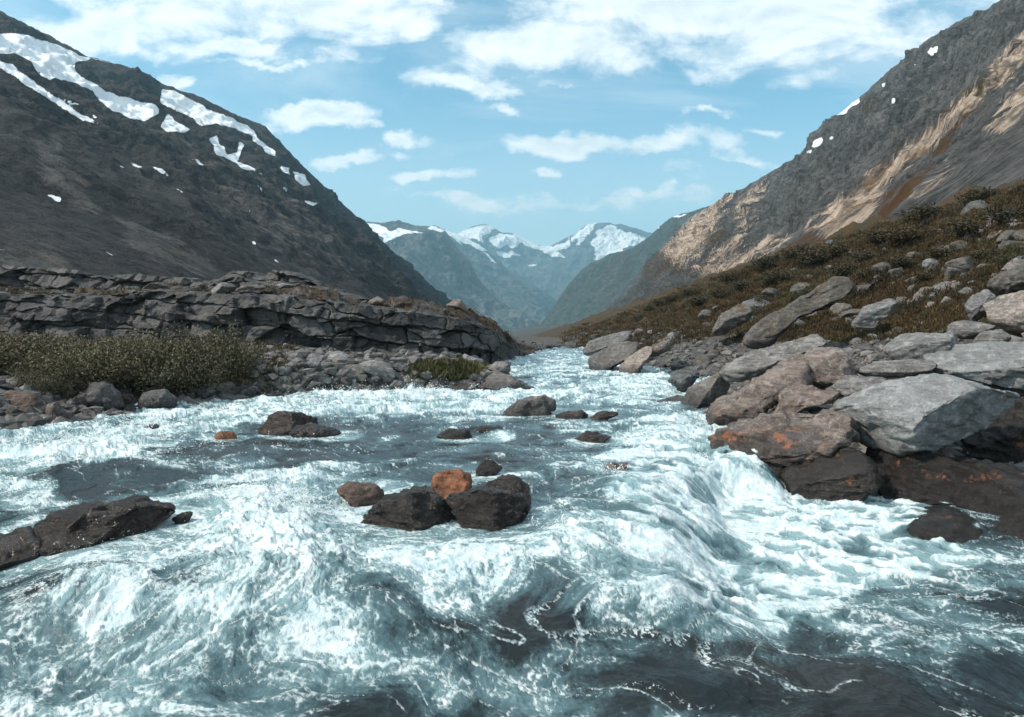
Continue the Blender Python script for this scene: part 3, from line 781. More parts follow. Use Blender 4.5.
# ------------------------------------------------------------------ rocks
def mat_rock(name, dark, light, lichen=.25, rust=0.0, moss=0.0, wet=True, always_wet=False, band=1.0, stain=0.0, tinted=True):
    m = NT(name)
    tc = m.n('TexCoord').outputs['Object']
    oi = m.n('ObjectInfo')
    off = m.n('CombineXYZ', n0=m.math('MULTIPLY', oi.outputs['Random'], 53.0), n1=m.math('MULTIPLY', oi.outputs['Random'], 17.0), n2=0.0).outputs[0]
    p = m.n('VectorMath', operation='ADD', n0=tc, n1=off).outputs[0]
    pos = m.n('NewGeometry').outputs['Position']
    n1 = m.noise(p, 1.6, 8, .62, .3); n2 = m.noise(p, 7.0, 7, .68, .2); n3 = m.noise(p, 38, 5, .72)
    bands = m.noise(m.mapping(p, rot=(.5,.35,.2), scale=(1.2,2.0,11.0)), 1.6, 6, .65, .5)
    col = m.mix(m.step(n1, .35, .65), dark, light)
    col = m.mix(m.math('MULTIPLY', m.step(bands, .44, .58), .75*band), col, tuple(c*.55 for c in dark))
    col = m.mix(m.math('MULTIPLY', m.step(n2, .52, .66), .7), col, tuple(min(c*1.45, .6) for c in light))
    col = m.mix(m.math('MULTIPLY', m.step(n2, .48, .34), .8), col, tuple(c*.5 for c in dark))
    lm = m.math('MULTIPLY', m.step(m.noise(p, 5.2, 6, .75, .6), .60-.10*lichen, .66-.06*lichen), m.step(n3, .36, .6))
    col = m.mix(m.math('MULTIPLY', lm, .75*min(1, lichen*2)), col, (0.40,0.39,0.37))
    dm = m.step(m.noise(p, 9.5, 5, .7), .63, .69)
    col = m.mix(m.math('MULTIPLY', dm, .5), col, (0.022,0.021,0.020))
    col = m.mix(m.math('MULTIPLY', m.step(n3, .40, .66), .30), col, tuple(min(c*1.6, .6) for c in light))
    if tinted:
        col = m.mix(1.0, col, oi.outputs['Color'], 'MULTIPLY')
    if rust:
        rm = m.math('MULTIPLY', m.step(m.noise(p, 2.3, 6, .65, .4), .68-.22*rust, .78-.20*rust), .9)
        col = m.mix(rm, col, m.mix(n2, (0.13,0.045,0.018), (0.36,0.13,0.055)))
    if moss:
        mm = m.step(m.math('ADD', m.noise(p, 1.9, 7, .7, .3), m.math('MULTIPLY', m.n('SeparateXYZ', n0=m.n('NewGeometry').outputs['Normal']).outputs[2], .22)), .80-.30*moss, .90-.25*moss)
        col = m.mix(m.math('MULTIPLY', mm, .9), col, m.mix(m.step(n2, .4, .6), (0.075,0.034,0.014), (0.065,0.052,0.020)))
    rough = .78
    if wet:
        sp = m.n('SeparateXYZ', n0=pos)
        wl = m.step(sp.outputs[1], 9.0, 12.0, -.52, 0.0)
        ab = m.math('SUBTRACT', sp.outputs[2], wl)
        ab = m.math('ADD', ab, m.math('MULTIPLY', m.math('SUBTRACT', m.noise(pos, 2.2, 5, .6), .5), .55))
        wm = m.step(ab, .50, .12) if not always_wet else m.step(ab, 1.6, .7)
        if stain:
            sm = m.math('MULTIPLY', m.math('MULTIPLY', m.step(ab, .02, .16), m.step(ab, .46, .20)), m.step(m.noise(p, 2.6, 6, .65), .64-.2*stain, .74-.2*stain))
        wc = m.mix(1.0, col, (0.34,0.33,0.33), 'MULTIPLY')
        col = m.mix(wm, col, wc)
        if stain:
            col = m.mix(m.math('MULTIPLY', sm, .85), col, m.mix(n2, (0.17,0.055,0.022), (0.48,0.20,0.10)))
        rough = m.mixf(wm, .78, m.mixf(n2, .08, .34))
    h = m.math('ADD', m.math('MULTIPLY', n1, .5), m.math('ADD', m.math('MULTIPLY', n2, .40), m.math('ADD', m.math('MULTIPLY', n3, .13), m.math('MULTIPLY', bands, .22*band))))
    m.bsdf(col, rough, m.bump(h, 1.0, .16), .4)
    return m.o


_ICO = {}
def ico(sub):
    if sub not in _ICO:
        import bmesh
        bm = bmesh.new(); bmesh.ops.create_icosphere(bm, subdivisions=sub, radius=1)
        bm.verts.ensure_lookup_table()
        V = np.array([v.co[:] for v in bm.verts]); Fc = np.array([[v.index for v in f.verts] for f in bm.faces])
        bm.free(); _ICO[sub] = (V, Fc)
    return _ICO[sub]


def vnormals(V, Fc):
    fn = np.cross(V[Fc[:, 1]]-V[Fc[:, 0]], V[Fc[:, 2]]-V[Fc[:, 0]])
    N = np.zeros_like(V)
    for k in range(3): np.add.at(N, Fc[:, k], fn)
    return N/(np.linalg.norm(N, axis=1, keepdims=True)+1e-12)


def weather(V, Fc, size, seed, rough=1.0, strat=1.0, dirn=None):
    rng = np.random.default_rng(seed+5)
    s = rng.uniform(0, 50)
    q = V/size
    N = vnormals(V, Fc)
    lo = fbm(q[:, 0]*1.3+s, q[:, 1]*1.3, q[:, 2]*1.3, 3, seed)
    md = fbm(q[:, 0]*4+s, q[:, 1]*4, q[:, 2]*4, 4, seed+3, .55)
    hf = ridged(q[:, 0]*9+s, q[:, 1]*9, q[:, 2]*13, 3, seed+4)-.5
    f1, f2, cid = worley(q[:, 0]*2.3+s, q[:, 1]*2.3, q[:, 2]*3.0, seed+7)
    crack = sst(.07, .0, f2-f1)
    d = dirn if dirn is not None else rng.normal(size=3)*np.array([.6, .6, 1.0]); d = np.array(d, float)/np.linalg.norm(d)
    t = q@d*9 + 1.2*lo + .5*md
    saw = np.abs((t % 1.0)-.5)*2
    disp = size*(.060*lo*rough + .042*md*rough + .014*hf*rough + (cid-.5)*.05*rough - .014*crack*rough + .026*strat*(saw-.5))
    return V + N*disp[:, None]


def random_cuts(rng, n, lo=.70, hi=.93):
    out = []
    for _ in range(n):
        v = rng.normal(size=3); v /= np.linalg.norm(v)
        out.append((*v, rng.uniform(lo, hi)))
    return out


def cut(V, cuts, keep=.04):
    for (a, b, c, f) in cuts:
        n = np.array([a, b, c], float); n /= np.linalg.norm(n)
        pr = V@n; h = pr.max()*f
        V = V - n*(np.maximum(pr-h, 0)*(1-keep))[:, None]
    return V


def hero(name, label, mat, poly, Y, depth=None, cuts=(), seed=0, ncut=7, sub=5, rough=1.0, strat=1.0, color=None, power=2.6, sink=0.0, cat='rock', group=None, dirn=None):
    """a single boulder: POLY is its outline as seen, in picture px; it stands at distance Y and is as thick as a rock of that outline"""
    poly = np.array(poly, float)
    x0, x1 = poly[:, 0].min(), poly[:, 0].max(); y0, y1 = poly[:, 1].min(), poly[:, 1].max()
    cx, cy = (x0+x1)/2, (y0+y1)/2
    s = Y/FOC
    pm = np.stack([(poly[:, 0]-cx)*s, -(poly[:, 1]-cy)*s], -1)
    # sink the foot into the ground or the water
    extra = None
    if sink:
        lo_ = pm[pm[:, 1] < pm[:, 1].min()+.22*np.ptp(pm[:, 1])]
        xa, xb, yb = lo_[:, 0].min(), lo_[:, 0].max(), pm[:, 1].min()
        extra = np.array([(xa, yb+.02), (xb, yb+.02), (xa*.05+xb*.95, yb-sink), (xa*.95+xb*.05, yb-sink)])
    pall = pm if extra is None else np.concatenate([pm, extra])
    w, hgt = np.ptp(pall[:, 0]), np.ptp(pall[:, 1])
    cen = (pall.min(0)+pall.max(0))/2
    if depth is None: depth = .62*w if w < 2.2*hgt else .45*w
    V, Fc = ico(sub)
    th = np.linspace(-math.pi, math.pi, 721)
    dx, dy = np.cos(th), np.sin(th)
    Pp = pm-cen; Q = np.roll(Pp, -1, 0)
    if extra is not None:
        E = extra-cen
        Pp, Q = np.concatenate([Pp, E]), np.concatenate([Q, np.roll(E, -1, 0)])
    r = np.full(th.shape, 1e-3)
    for (ax, ay), (bx, by) in zip(Pp, Q):
        ex, ey = bx-ax, by-ay
        den = dx*ey-dy*ex
        den = np.where(np.abs(den) < 1e-9, 1e-9, den)
        t = (ax*ey-ay*ex)/den; u = (ax*dy-ay*dx)/den
        ok = (t > 0) & (u >= -1e-6) & (u <= 1+1e-6)
        r = np.where(ok, np.maximum(r, t), r)
    k = np.hanning(25); k /= k.sum()
    r = np.convolve(np.concatenate([r[-13:-1], r, r[1:13]]), k, 'valid')[:len(th)]
    a, b, c = V[:, 0], V[:, 1], V[:, 2]
    rho = np.hypot(a, c)
    sc = (rho**power+np.abs(b)**power)**(-1/power)
    rr = np.interp(np.arctan2(c*hgt, a*w), th, r)          # follow the outline's own shape
    ang = np.arctan2(c*hgt, a*w)
    W = np.stack([np.cos(ang)*rr*rho*sc, b*sc*depth/2, np.sin(ang)*rr*rho*sc], -1)
    rng = np.random.default_rng(seed)
    ext0 = W.max(0)-W.min(0); mid0 = (W.max(0)+W.min(0))/2
    W = cut(W, list(cuts)+random_cuts(rng, ncut, .74, .94))
    size = (w*hgt*depth)**(1/3)
    W = weather(W, Fc, size, seed, rough, strat, dirn)
    ext1 = W.max(0)-W.min(0); mid1 = (W.max(0)+W.min(0))/2
    W = (W-mid1)/ext1*ext0+mid0
    W[:, [0, 2]] += cen
    # origin at the foot of the rock
    zb = W[:, 2].min(); W[:, 2] -= zb
    X, _, Z = P3(cx, cy, Y)
    me = make_mesh(name, W, Fc)
    o = link(name, me, mat, label, cat, group, color=color or (1, 1, 1))
    o.location = (X, Y, Z+zb); o.rotation_euler = (0, 0, -math.atan2(X, Y))
    return o


def build_rocks(H):
    RM = {
        'dry': mat_rock('grey_gneiss', (0.105,0.100,0.097), (0.215,0.208,0.205), .35, moss=0.0),
        'pale': mat_rock('pale_gneiss', (0.215,0.212,0.208), (0.33,0.33,0.33), .20, band=.6),
        'brown': mat_rock('brown_gneiss', (0.125,0.100,0.088), (0.245,0.205,0.185), .45, rust=.18, stain=.25),
        'dark': mat_rock('dark_wet_rock', (0.040,0.035,0.032), (0.092,0.080,0.073), .12, rust=.0, stain=.3, always_wet=True),
        'rusty': mat_rock('rusty_wet_rock', (0.060,0.050,0.045), (0.125,0.105,0.095), .18, rust=.0, stain=.5),
        'wetgrey': mat_rock('grey_wet_rock', (0.090,0.084,0.080), (0.185,0.175,0.168), .25, stain=.08),
        'ledge': mat_rock('ledge_rock', (0.075,0.066,0.060), (0.200,0.180,0.168), .40, stain=.55),
        'orange': mat_rock('orange_rock', (0.13,0.060,0.036), (0.44,0.20,0.105), .45, rust=.25, wet=False, band=.8),
        'mossy': mat_rock('heathy_rock', (0.085,0.076,0.068), (0.170,0.158,0.150), .30, moss=.42),
        'bank': mat_rock('bank_stone', (0.085,0.082,0.080), (0.200,0.196,0.192), .30, moss=.0),
    }
    H.update(RM)
    a = lambda p: zz(680, 260, 2.39, p)            # right bank
    b = lambda p: zz(540, 250, 3.773, p)           # upper right bank
    c = lambda p: zz(230, 380, 2.2756, p)          # rocks in the stream
    e = lambda p: zz(0, 380, 2.126, p)             # lower left
    f = lambda p: zz(0, 250, 3.586, p)             # left bank
    g = lambda p: zz(230, 250, 3.303, p)           # middle bank
    k4 = lambda p: zz(840, 380, 3.984, p)
    k5 = lambda p: zz(800, 170, 3.415, p)
    UPF = (-.12, -.50, .86)
    # ---- right bank, big ones
    hero('boulder', 'largest pale grey boulder with a smooth flat sloping top above the wet rocks', RM['pale'],
         a([(380,375),(400,345),(470,305),(545,268),(640,273),(770,313),(768,335),(740,365),(690,408),(600,450),(520,462),(455,450),(400,420)]), 11.3, 2.0,
         [(-.20,-.55,.81,.60),(.55,-.62,-.30,.52),(-.5,-.75,-.45,.66)], 101, 3, 6, .55, .7, (.86,.88,.90), cat='boulder', dirn=(.2,.5,.9))
    hero('boulder', 'broad grey slab boulder at the right edge behind the largest pale one', RM['pale'],
         a([(608,230),(640,212),(720,195),(830,186),(960,190),(1010,240),(990,320),(880,335),(822,315),(740,300),(640,280),(612,258)]), 13.4, 2.4,
         [(-.1,-.5,.86,.62),(.1,-.9,-.35,.7)], 102, 4, 6, .6, .9, (.80,.82,.83), cat='boulder', dirn=(.1,.4,.9))
    hero('boulder', 'rounded pale boulder high at the right edge with brown top', RM['brown'],
         a([(740,105),(775,85),(830,70),(900,72),(905,175),(840,186),(790,180),(752,148)]), 16.5, 1.9, [(-.5,-.6,.6,.7),(.2,-.5,.85,.75)], 103, 4, 5, .6, .6, (1.25,1.3,1.32), cat='boulder')
    hero('boulder', 'angular grey block with a level top just behind the largest pale boulder', RM['dry'],
         a([(493,218),(530,185),(560,176),(640,172),(650,198),(640,225),(600,250),(520,246)]), 14.6, 1.5, [(-.1,-.45,.88,.66),(.1,-.95,-.2,.72)], 104, 3, 5, .5, .7, (1.25,1.27,1.28), cat='boulder')
    hero('rock', 'flat grey slab wedged in front of the angular block', RM['dry'], a([(425,268),(490,240),(592,234),(604,258),(560,278),(500,284),(450,282)]), 13.7, 1.0, [(0,-.5,.86,.6)], 105, 4, 5, .6, .9, (1.05,1.02,1))
    hero('boulder', 'upright pinkish grey block with a square face beside the brown lichen slab', RM['brown'],
         a([(300,228),(330,208),(385,208),(400,225),(420,262),(424,278),(385,287),(330,310),(312,308)]), 14.2, 1.2, [(-.1,-.98,.0,.62),(.8,-.55,.1,.66),(-.2,-.3,.93,.74)], 106, 3, 5, .5, .6, (1.1,1.08,1.08), cat='boulder')
    hero('boulder', 'leaning brown slab speckled with lichen and a rusty foot in the water', RM['brown'],
         a([(62,372),(120,330),(170,300),(250,240),(300,218),(312,300),(240,330),(215,365),(130,385),(80,385)]), 14.6, 1.7, [(-.35,-.6,.72,.55)], 107, 4, 6, .8, 1.0, (.95,.93,.92), sink=.25, cat='boulder', dirn=(.5,.2,.8))
    hero('boulder', 'long low grey slab sloping down behind the leaning brown one', RM['dry'],
         a([(92,270),(160,230),(250,198),(330,172),(345,186),(300,215),(230,248),(180,282),(120,298)]), 17.3, 1.6, [(-.25,-.5,.83,.55)], 108, 3, 6, .6, 1.2, (1.1,1.08,1.07), cat='boulder', dirn=(.4,.3,.85))
    hero('boulder', 'dark faceted wedge boulder standing at the water edge below the long slab', RM['wetgrey'],
         a([(0,347),(22,310),(60,285),(92,266),(118,296),(105,332),(55,348)]), 18.2, 1.4, [(-.55,-.6,.58,.60),(.6,-.75,-.1,.62)], 109, 3, 5, .5, .7, (1.15,1.1,1.08), sink=.3, cat='boulder')
    hero('rock', 'pinkish brown low block between the leaning slab and the wet ledge', RM['brown'], a([(218,368),(232,325),(300,298),(372,310),(384,335),(310,350),(250,374)]), 13.4, 1.1, [(0,-.5,.86,.62)], 110, 5, 5, .9, .9, (1.0,.95,.93), sink=.2)
    hero('rock', 'small grey stone wedged left of the largest pale boulder', RM['dry'], a([(365,302),(400,278),(480,276),(492,290),(450,312),(385,330)]), 13.2, .9, [(0,-.45,.9,.6)], 111, 5, 5, .8, .8, (1.1,1.08,1.06))
    hero('boulder', 'big wet brown ledge rock beside the fall with an orange stained foot', RM['ledge'],
         a([(68,440),(110,412),(250,365),(345,343),(395,352),(410,410),(385,428),(335,450),(270,480),(240,518),(160,532),(95,520)]), 12.0, 2.2, [(-.3,-.5,.81,.55),(-.1,-.98,-.1,.74)], 112, 4, 6, 1.0, 1.2, (1.15,1.05,1.0), sink=.35, cat='boulder', dirn=(.3,.2,.9))
    hero('rock', 'dark wet rock with one bright orange streak at the water below the largest boulder', RM['dark'],
         a([(238,512),(270,470),(330,447),(400,440),(455,470),(472,520),(440,547),(330,552),(250,542)]), 11.0, 1.4, [(-.2,-.6,.77,.6),(.1,-.98,-.1,.7)], 113, 4, 5, .7, .9, (1.05,1.02,.98), sink=.35)
    hero('boulder', 'smooth dark wet slab running down to the water at the right edge', RM['dark'],
         a([(450,492),(520,466),(640,482),(740,500),(850,520),(960,560),(960,690),(830,690),(760,650),(700,600),(600,560),(500,545)]), 10.3, 2.2, [(-.3,-.55,.78,.5)], 114, 3, 6, .8, 1.3, (.80,.78,.78), sink=.3, cat='boulder', dirn=(.4,.2,.9))
    hero('boulder', 'dark boulder under the largest pale one at the right edge', RM['dark'],
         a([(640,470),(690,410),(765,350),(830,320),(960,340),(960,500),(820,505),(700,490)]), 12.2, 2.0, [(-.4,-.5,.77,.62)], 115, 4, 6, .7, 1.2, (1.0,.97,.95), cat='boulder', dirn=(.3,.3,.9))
    hero('rock', 'wet round rock with water sheeting over it near the right edge', RM['dark'], k4([(250,600),(290,540),(370,505),(470,520),(545,570),(590,640),(540,670),(330,660)]), 8.9, 1.2, [], 116, 3, 5, .5, .5, (.9,.9,.9), power=2.1, sink=.35)
    hero('rock', 'black wet rock low in the water at the right edge of the stream', RM['dark'], k4([(600,640),(660,560),(760,520),(860,560),(860,720),(640,700)]), 8.7, 1.0, [], 117, 5, 5, .8, .9, (.9,.88,.86), sink=.25)
    hero('rock', 'small black stone standing in the fall left of the wet ledge', RM['dark'], zz(560, 400, 3.413, [(385,235),(400,228),(425,262),(440,300),(425,310),(395,280)]), 11.4, .35, [], 118, 4, 4, .9, .8, (1,1,1), sink=.3)
    # ---- upper right bank
    hero('boulder', 'upper grey slab lying along the far right bank', RM['dry'], b([(158,388),(188,345),(300,308),(342,303),(348,330),(260,372),(180,402)]), 36.0, 2.6, [(-.2,-.5,.84,.6)], 121, 4, 5, .8, 1.0, (.85,.85,.86), cat='boulder')
    hero('boulder', 'dark rounded slab at the water on the far right bank', RM['wetgrey'], b([(178,440),(200,400),(290,343),(372,343),(378,368),(305,425),(250,460),(188,466)]), 31.5, 2.4, [(-.3,-.6,.74,.6)], 122, 4, 5, .7, 1.0, (.85,.84,.83), sink=.4, cat='boulder')
    hero('boulder', 'pale cream slab dipping into the stream on the far right bank', RM['brown'], b([(293,458),(320,410),(400,362),(432,362),(404,402),(384,452),(330,472)]), 29.6, 1.7, [(-.4,-.6,.7,.55)], 123, 3, 5, .6, .9, (1.3,1.28,1.25), sink=.3, cat='boulder')
    hero('rock', 'brown rock with grassy patches above the cream slab', RM['mossy'], b([(398,405),(430,358),(492,333),(504,365),(445,405)]), 30.5, 1.5, [], 124, 5, 5, .9, .9, (1.2,1.1,1.0))
    hero('rock', 'thin rock shelf awash between the wedge boulder and the stream', RM['wetgrey'], b([(410,600),(470,565),(540,548),(560,575),(500,592),(430,606)]), 18.6, .9, [(0,-.3,.95,.5)], 125, 4, 5, .8, .9, (1.1,1.05,1), sink=.15)
    hero('rock', 'dark jagged rock in the gap left of the wedge boulder', RM['dry'], b([(480,500),(520,455),(575,450),(600,480),(570,520),(520,522)]), 21.5, 1.2, [], 126, 6, 5, 1.2, 1.0, (.62,.64,.68), sink=.2)
    hero('boulder', 'big dark slanting slab on the brown heather slope', RM['mossy'], a([(155,190),(200,148),(290,90),(350,52),(392,38),(408,72),(380,92),(290,118),(225,165),(190,198)]), 27.5, 2.6, [(-.1,-.85,.5,.5)], 127, 3, 6, .8, 1.1, (.72,.70,.68), sink=.3, cat='boulder')
    hero('boulder', 'grey humped rock on the slope left of the slanting slab', RM['mossy'], a([(78,168),(100,130),(150,104),(176,120),(160,148),(105,172)]), 33.0, 1.8, [(-.2,-.5,.84,.6)], 128, 4, 5, .8, .9, (.95,.94,.95), sink=.2, cat='boulder')
    hero('boulder', 'dark block with pale top beside the pinkish rubble patch', RM['dry'], a([(415,152),(440,108),(490,92),(520,96),(500,130),(470,152)]), 20.0, 1.2, [(-.2,-.4,.9,.6),(.2,-.97,-.1,.65)], 129, 4, 5, .7, .8, (.95,.96,.98), sink=.2, cat='boulder')
    hero('boulder', 'upright standing stone high on the heather slope near the right edge', RM['dry'], k5([(683,150),(684,105),(695,92),(718,93),(724,120),(720,150)]), 52.0, 2.0, [], 130, 4, 5, .6, .6, (.8,.8,.82), sink=.5, cat='boulder')
    hero('boulder', 'dark rock hump in heather above the pale boulder at right', RM['mossy'], k5([(650,400),(660,360),(720,325),(765,318),(790,350),(780,400),(700,430)]), 19.0, 1.5, [], 131, 4, 5, .9, .8, (.85,.83,.8), sink=.2, cat='boulder')
    hero('rock', 'split dark rock standing left of the rounded pale boulder', RM['dry'], k5([(568,462),(590,430),(640,405),(660,430),(650,490),(600,520),(580,490)]), 17.6, 1.0, [(-.5,-.5,.7,.6)], 132, 4, 5, .9, .8, (.95,.96,1.0))
    hero('rock', 'flat grey rock tucked under the rounded pale boulder', RM['dry'], k5([(512,560),(540,520),(600,512),(655,530),(640,565),(560,580)]), 15.8, .9, [(0,-.5,.86,.6)], 133, 4, 5, .7, .8, (1.0,.97,.95))
    hero('rock', 'low rounded rock touching the broad slab boulder from behind', RM['dry'], k5([(600,590),(620,552),(680,543),(712,570),(690,598),(630,606)]), 14.9, .8, [], 134, 4, 5, .7, .7, (1.05,1.02,1.0))
    # ---- rocks standing in the stream
    def wz(pts, lift=0): return pts
    def stream(name, label, mat, poly, seed, cuts=(), color=(1,1,1), rough=1.0, depth=None, sink=.28, sub=5, ncut=1):
        poly = np.array(poly); yb = poly[:, 1].max()-1.0; xc = poly[:, 0].mean()
        _, Y, _ = px_on_water(xc, yb)
        cuts = [(p, q, r, u if q < -.6 else max(u, .82)) for p, q, r, u in cuts]
        d = depth or .6*np.ptp(poly[:, 0])*Y/FOC
        return hero(name, label, mat, poly, Y+.3*d, d, cuts, seed, ncut, sub, rough, .9, color, sink=sink)
    stream('rock', 'brown tipped dark rock in the rapids left of centre', RM['dark'], c([(66,112),(90,80),(130,70),(160,72),(198,92),(200,108),(160,120),(75,124)]), 141, [(-.4,-.7,.55,.6),(.5,-.7,.5,.62)], (1.7,1.45,1.3))
    stream('rock', 'low black slab of rock leaning against the brown tipped one', RM['dark'], c([(134,118),(150,96),(210,102),(258,124),(200,128),(140,126)]), 142, [(0,-.4,.9,.5)], (1.0,1.0,1.0))
    stream('rock', 'grey wedge rock standing in the stream by the grassy spit', RM['wetgrey'], c([(618,76),(655,48),(690,36),(722,32),(744,50),(744,72),(690,80)]), 143, [(-.6,-.4,.7,.6),(.3,-.9,.1,.7)], (1.35,1.3,1.28))
    stream('rock', 'low wet rock barely above the water left of a small dark hump', RM['dark'], c([(470,128),(500,108),(545,110),(552,132)]), 144, (), (1.2,1.15,1.1))
    stream('rock', 'small dark hump of rock midstream', RM['dark'], c([(552,114),(575,102),(620,106),(627,118)]), 145, (), (1.3,1.2,1.15))
    stream('rock', 'bright orange rock behind the dark trio in midstream', RM['orange'], c([(456,236),(466,212),(490,202),(525,202),(552,220),(548,260),(500,270),(466,262)]), 146, [(-.2,-.7,.65,.7)], (.72,.62,.58), depth=.6)
    stream('rock', 'small pointed black rock behind the orange one', RM['dark'], c([(553,214),(575,182),(600,180),(622,198),(602,216)]), 147, (), (1.1,1.1,1.1), sink=.35)
    stream('rock', 'left dark rock of the midstream trio with a smooth humped back', RM['dark'], c([(296,330),(318,298),(350,274),(420,242),(470,244),(502,282),(522,322),(430,332)]), 148, [(-.5,-.75,.42,.60),(.45,-.80,.38,.62)], (1.15,1.12,1.05), depth=.95, sub=6, ncut=0)
    stream('rock', 'middle wet rock of the midstream trio with a rusty waterline', RM['dark'], c([(488,268),(560,240),(620,252),(660,275),(692,308),(645,330),(530,324)]), 149, [(-.35,-.85,.4,.62),(.6,-.7,.38,.6)], (1.05,.95,.9), depth=.95, sub=6)
    stream('rock', 'upright right hand rock of the midstream trio', RM['dark'], c([(578,242),(610,222),(650,216),(678,240),(686,270),(680,300),(620,300),(590,280)]), 150, [(.35,-.8,.48,.6),(-.5,-.7,.5,.6)], (1.25,1.18,1.12), depth=.55)
    stream('rock', 'brown sunken rock awash left of the midstream trio', RM['rusty'], c([(238,250),(270,230),(335,235),(354,268),(310,284)]), 151, (), (1.2,1.0,.88), depth=.6)
    stream('rock', 'flat grey rock awash upstream on the right half of the river', RM['dark'], c([(780,136),(810,115),(850,122),(874,130),(820,140)]), 152, (), (1.5,1.4,1.35))
    stream('rock', 'brown rock back breaking the white water above the fall', RM['rusty'], c([(832,208),(870,185),(912,188),(885,206)]), 153, (), (1.3,1.15,1.05))
    stream('rock', 'thin dark reef stretching right from the grey wedge rock', RM['dark'], c([(735,80),(770,68),(800,70),(820,82),(770,88)]), 154, (), (1.4,1.3,1.2), sink=.2)
    stream('rock', 'small reddish rock at the tip of the thin dark reef', RM['rusty'], c([(815,88),(850,70),(885,72),(880,82),(840,90)]), 155, (), (1.2,1.0,.9), sink=.2)
    stream('rock', 'dark oblong rock in the foam near the left edge', RM['dark'], e([(93,318),(100,290),(125,268),(170,257),(300,260),(345,276),(368,292),(345,308),(240,322),(160,334)]), 156, [(-.1,-.35,.93,.72),(-.3,-.85,.4,.62),(.4,-.85,.3,.62)], (1.35,1.22,1.15), depth=.9, sub=6)
    stream('rock', 'low brown ledge rock at the left edge beside the oblong one', RM['dark'], e([(-60,335),(0,326),(55,322),(80,345),(75,372),(20,388),(-60,392)]), 157, [(0,-.4,.9,.55)], (1.5,1.3,1.2), depth=1.0)
    stream('rock', 'wet ledge under the front of the dark oblong rock', RM['dark'], e([(70,345),(110,322),(170,326),(235,318),(225,342),(150,356)]), 158, (), (1.2,1.05,.98), depth=.5)
    stream('rock', 'round dark stone near the far left shore', RM['dark'], e([(298,108),(318,93),(335,93),(348,110)]), 159, (), (1.4,1.3,1.25))
    stream('rock', 'tiny orange brown stone in the rapids left of the brown tipped rock', RM['orange'], e([(455,120),(470,108),(495,108),(508,126)]), 160, (), (.75,.7,.7))
    stream('rock', 'flat black rock sliver right of the oblong left rock', RM['dark'], e([(365,296),(385,283),(410,280),(405,292),(380,302)]), 161, (), (1,1,1), sink=.2)
    # ---- left shore
    hero('boulder', 'reddish brown boulder on the shore at the left edge', RM['brown'], f([(-40,560),(0,520),(30,503),(100,508),(148,560),(142,606),(60,616),(-40,616)]), 15.0, 1.3, [(-.2,-.5,.8,.7)], 171, 5, 5, .9, .8, (.62,.50,.45), sink=.15, cat='boulder')
    hero('boulder', 'grey pillar stone standing up out of the willow scrub at left', RM['bank'], f([(62,395),(68,360),(92,343),(118,362),(126,396),(95,412)]), 19.5, .8, [], 172, 4, 5, .7, .7, (.85,.85,.88), sink=.3, cat='boulder')
    hero('boulder', 'dark humped boulder below the scrub on the left shore', RM['bank'], f([(298,530),(310,480),(370,468),(425,500),(445,560),(420,590),(340,570)]), 16.8, 1.2, [], 173, 5, 5, .9, .8, (.62,.60,.60), sink=.2, cat='boulder')
    hero('boulder', 'sloping grey boulder with white veins at the end of the left shore', RM['bank'], f([(500,560),(520,505),(590,498),(632,530),(625,560),(560,580)]), 17.4, 1.0, [], 174, 4, 5, .8, .9, (.95,.94,.95), sink=.2, cat='boulder')
    hero('boulder', 'big wet dark boulder at the tip of the grassy spit', RM['wetgrey'], g([(790,445),(838,402),(915,398),(985,440),(1018,478),(900,482)]), 22.3, 1.7, [(-.2,-.4,.89,.6)], 175, 4, 5, .7, 1.2, (1.15,1.1,1.08), sink=.3, cat='boulder')
    hero('boulder', 'low dark slab along the water below the grass strip', RM['wetgrey'], g([(605,472),(640,435),(760,423),(822,440),(812,468),(700,476)]), 21.9, 1.3, [(0,-.4,.92,.55)], 176, 4, 5, .8, 1.0, (1.1,1.08,1.06), sink=.25, cat='boulder')
    hero('boulder', 'pale cracked block on the rubble spit below the cliff', RM['bank'], g([(188,380),(200,355),(240,346),(320,352),(330,395),(310,412),(220,412)]), 24.0, 1.1, [(0,-.95,.2,.7)], 177, 4, 5, .9, .7, (1.25,1.27,1.2), sink=.15, cat='boulder')
    hero('boulder', 'pale streaked rock behind the grass strip on the spit', RM['bank'], g([(742,378),(780,350),(838,362),(834,386),(780,392)]), 29.0, 1.2, [], 178, 4, 5, .8, .8, (1.3,1.32,1.34), sink=.2, cat='boulder')
    hero('boulder', 'dark wet block at the waterline of the rubble spit', RM['wetgrey'], g([(110,478),(138,440),(230,452),(240,488),(160,494)]), 20.8, .9, [], 179, 5, 5, .9, .9, (1.0,1.0,1.02), sink=.2, cat='boulder')
    hero('boulder', 'dark grey slab leaning under the overhang of the cliff end', RM['bank'], g([(630,365),(640,335),(665,332),(700,365),(690,378),(650,376)]), 29.5, 1.0, [], 180, 4, 5, .8, .9, (.7,.72,.75), sink=.2, cat='boulder')
    hero('boulder', 'rounded dark rock by the stream just right of the cliff foot', RM['wetgrey'], g([(845,390),(880,366),(925,372),(928,400),(880,408)]), 27.5, 1.2, [], 181, 4, 5, .8, .9, (1.2,1.2,1.2), sink=.3, cat='boulder')


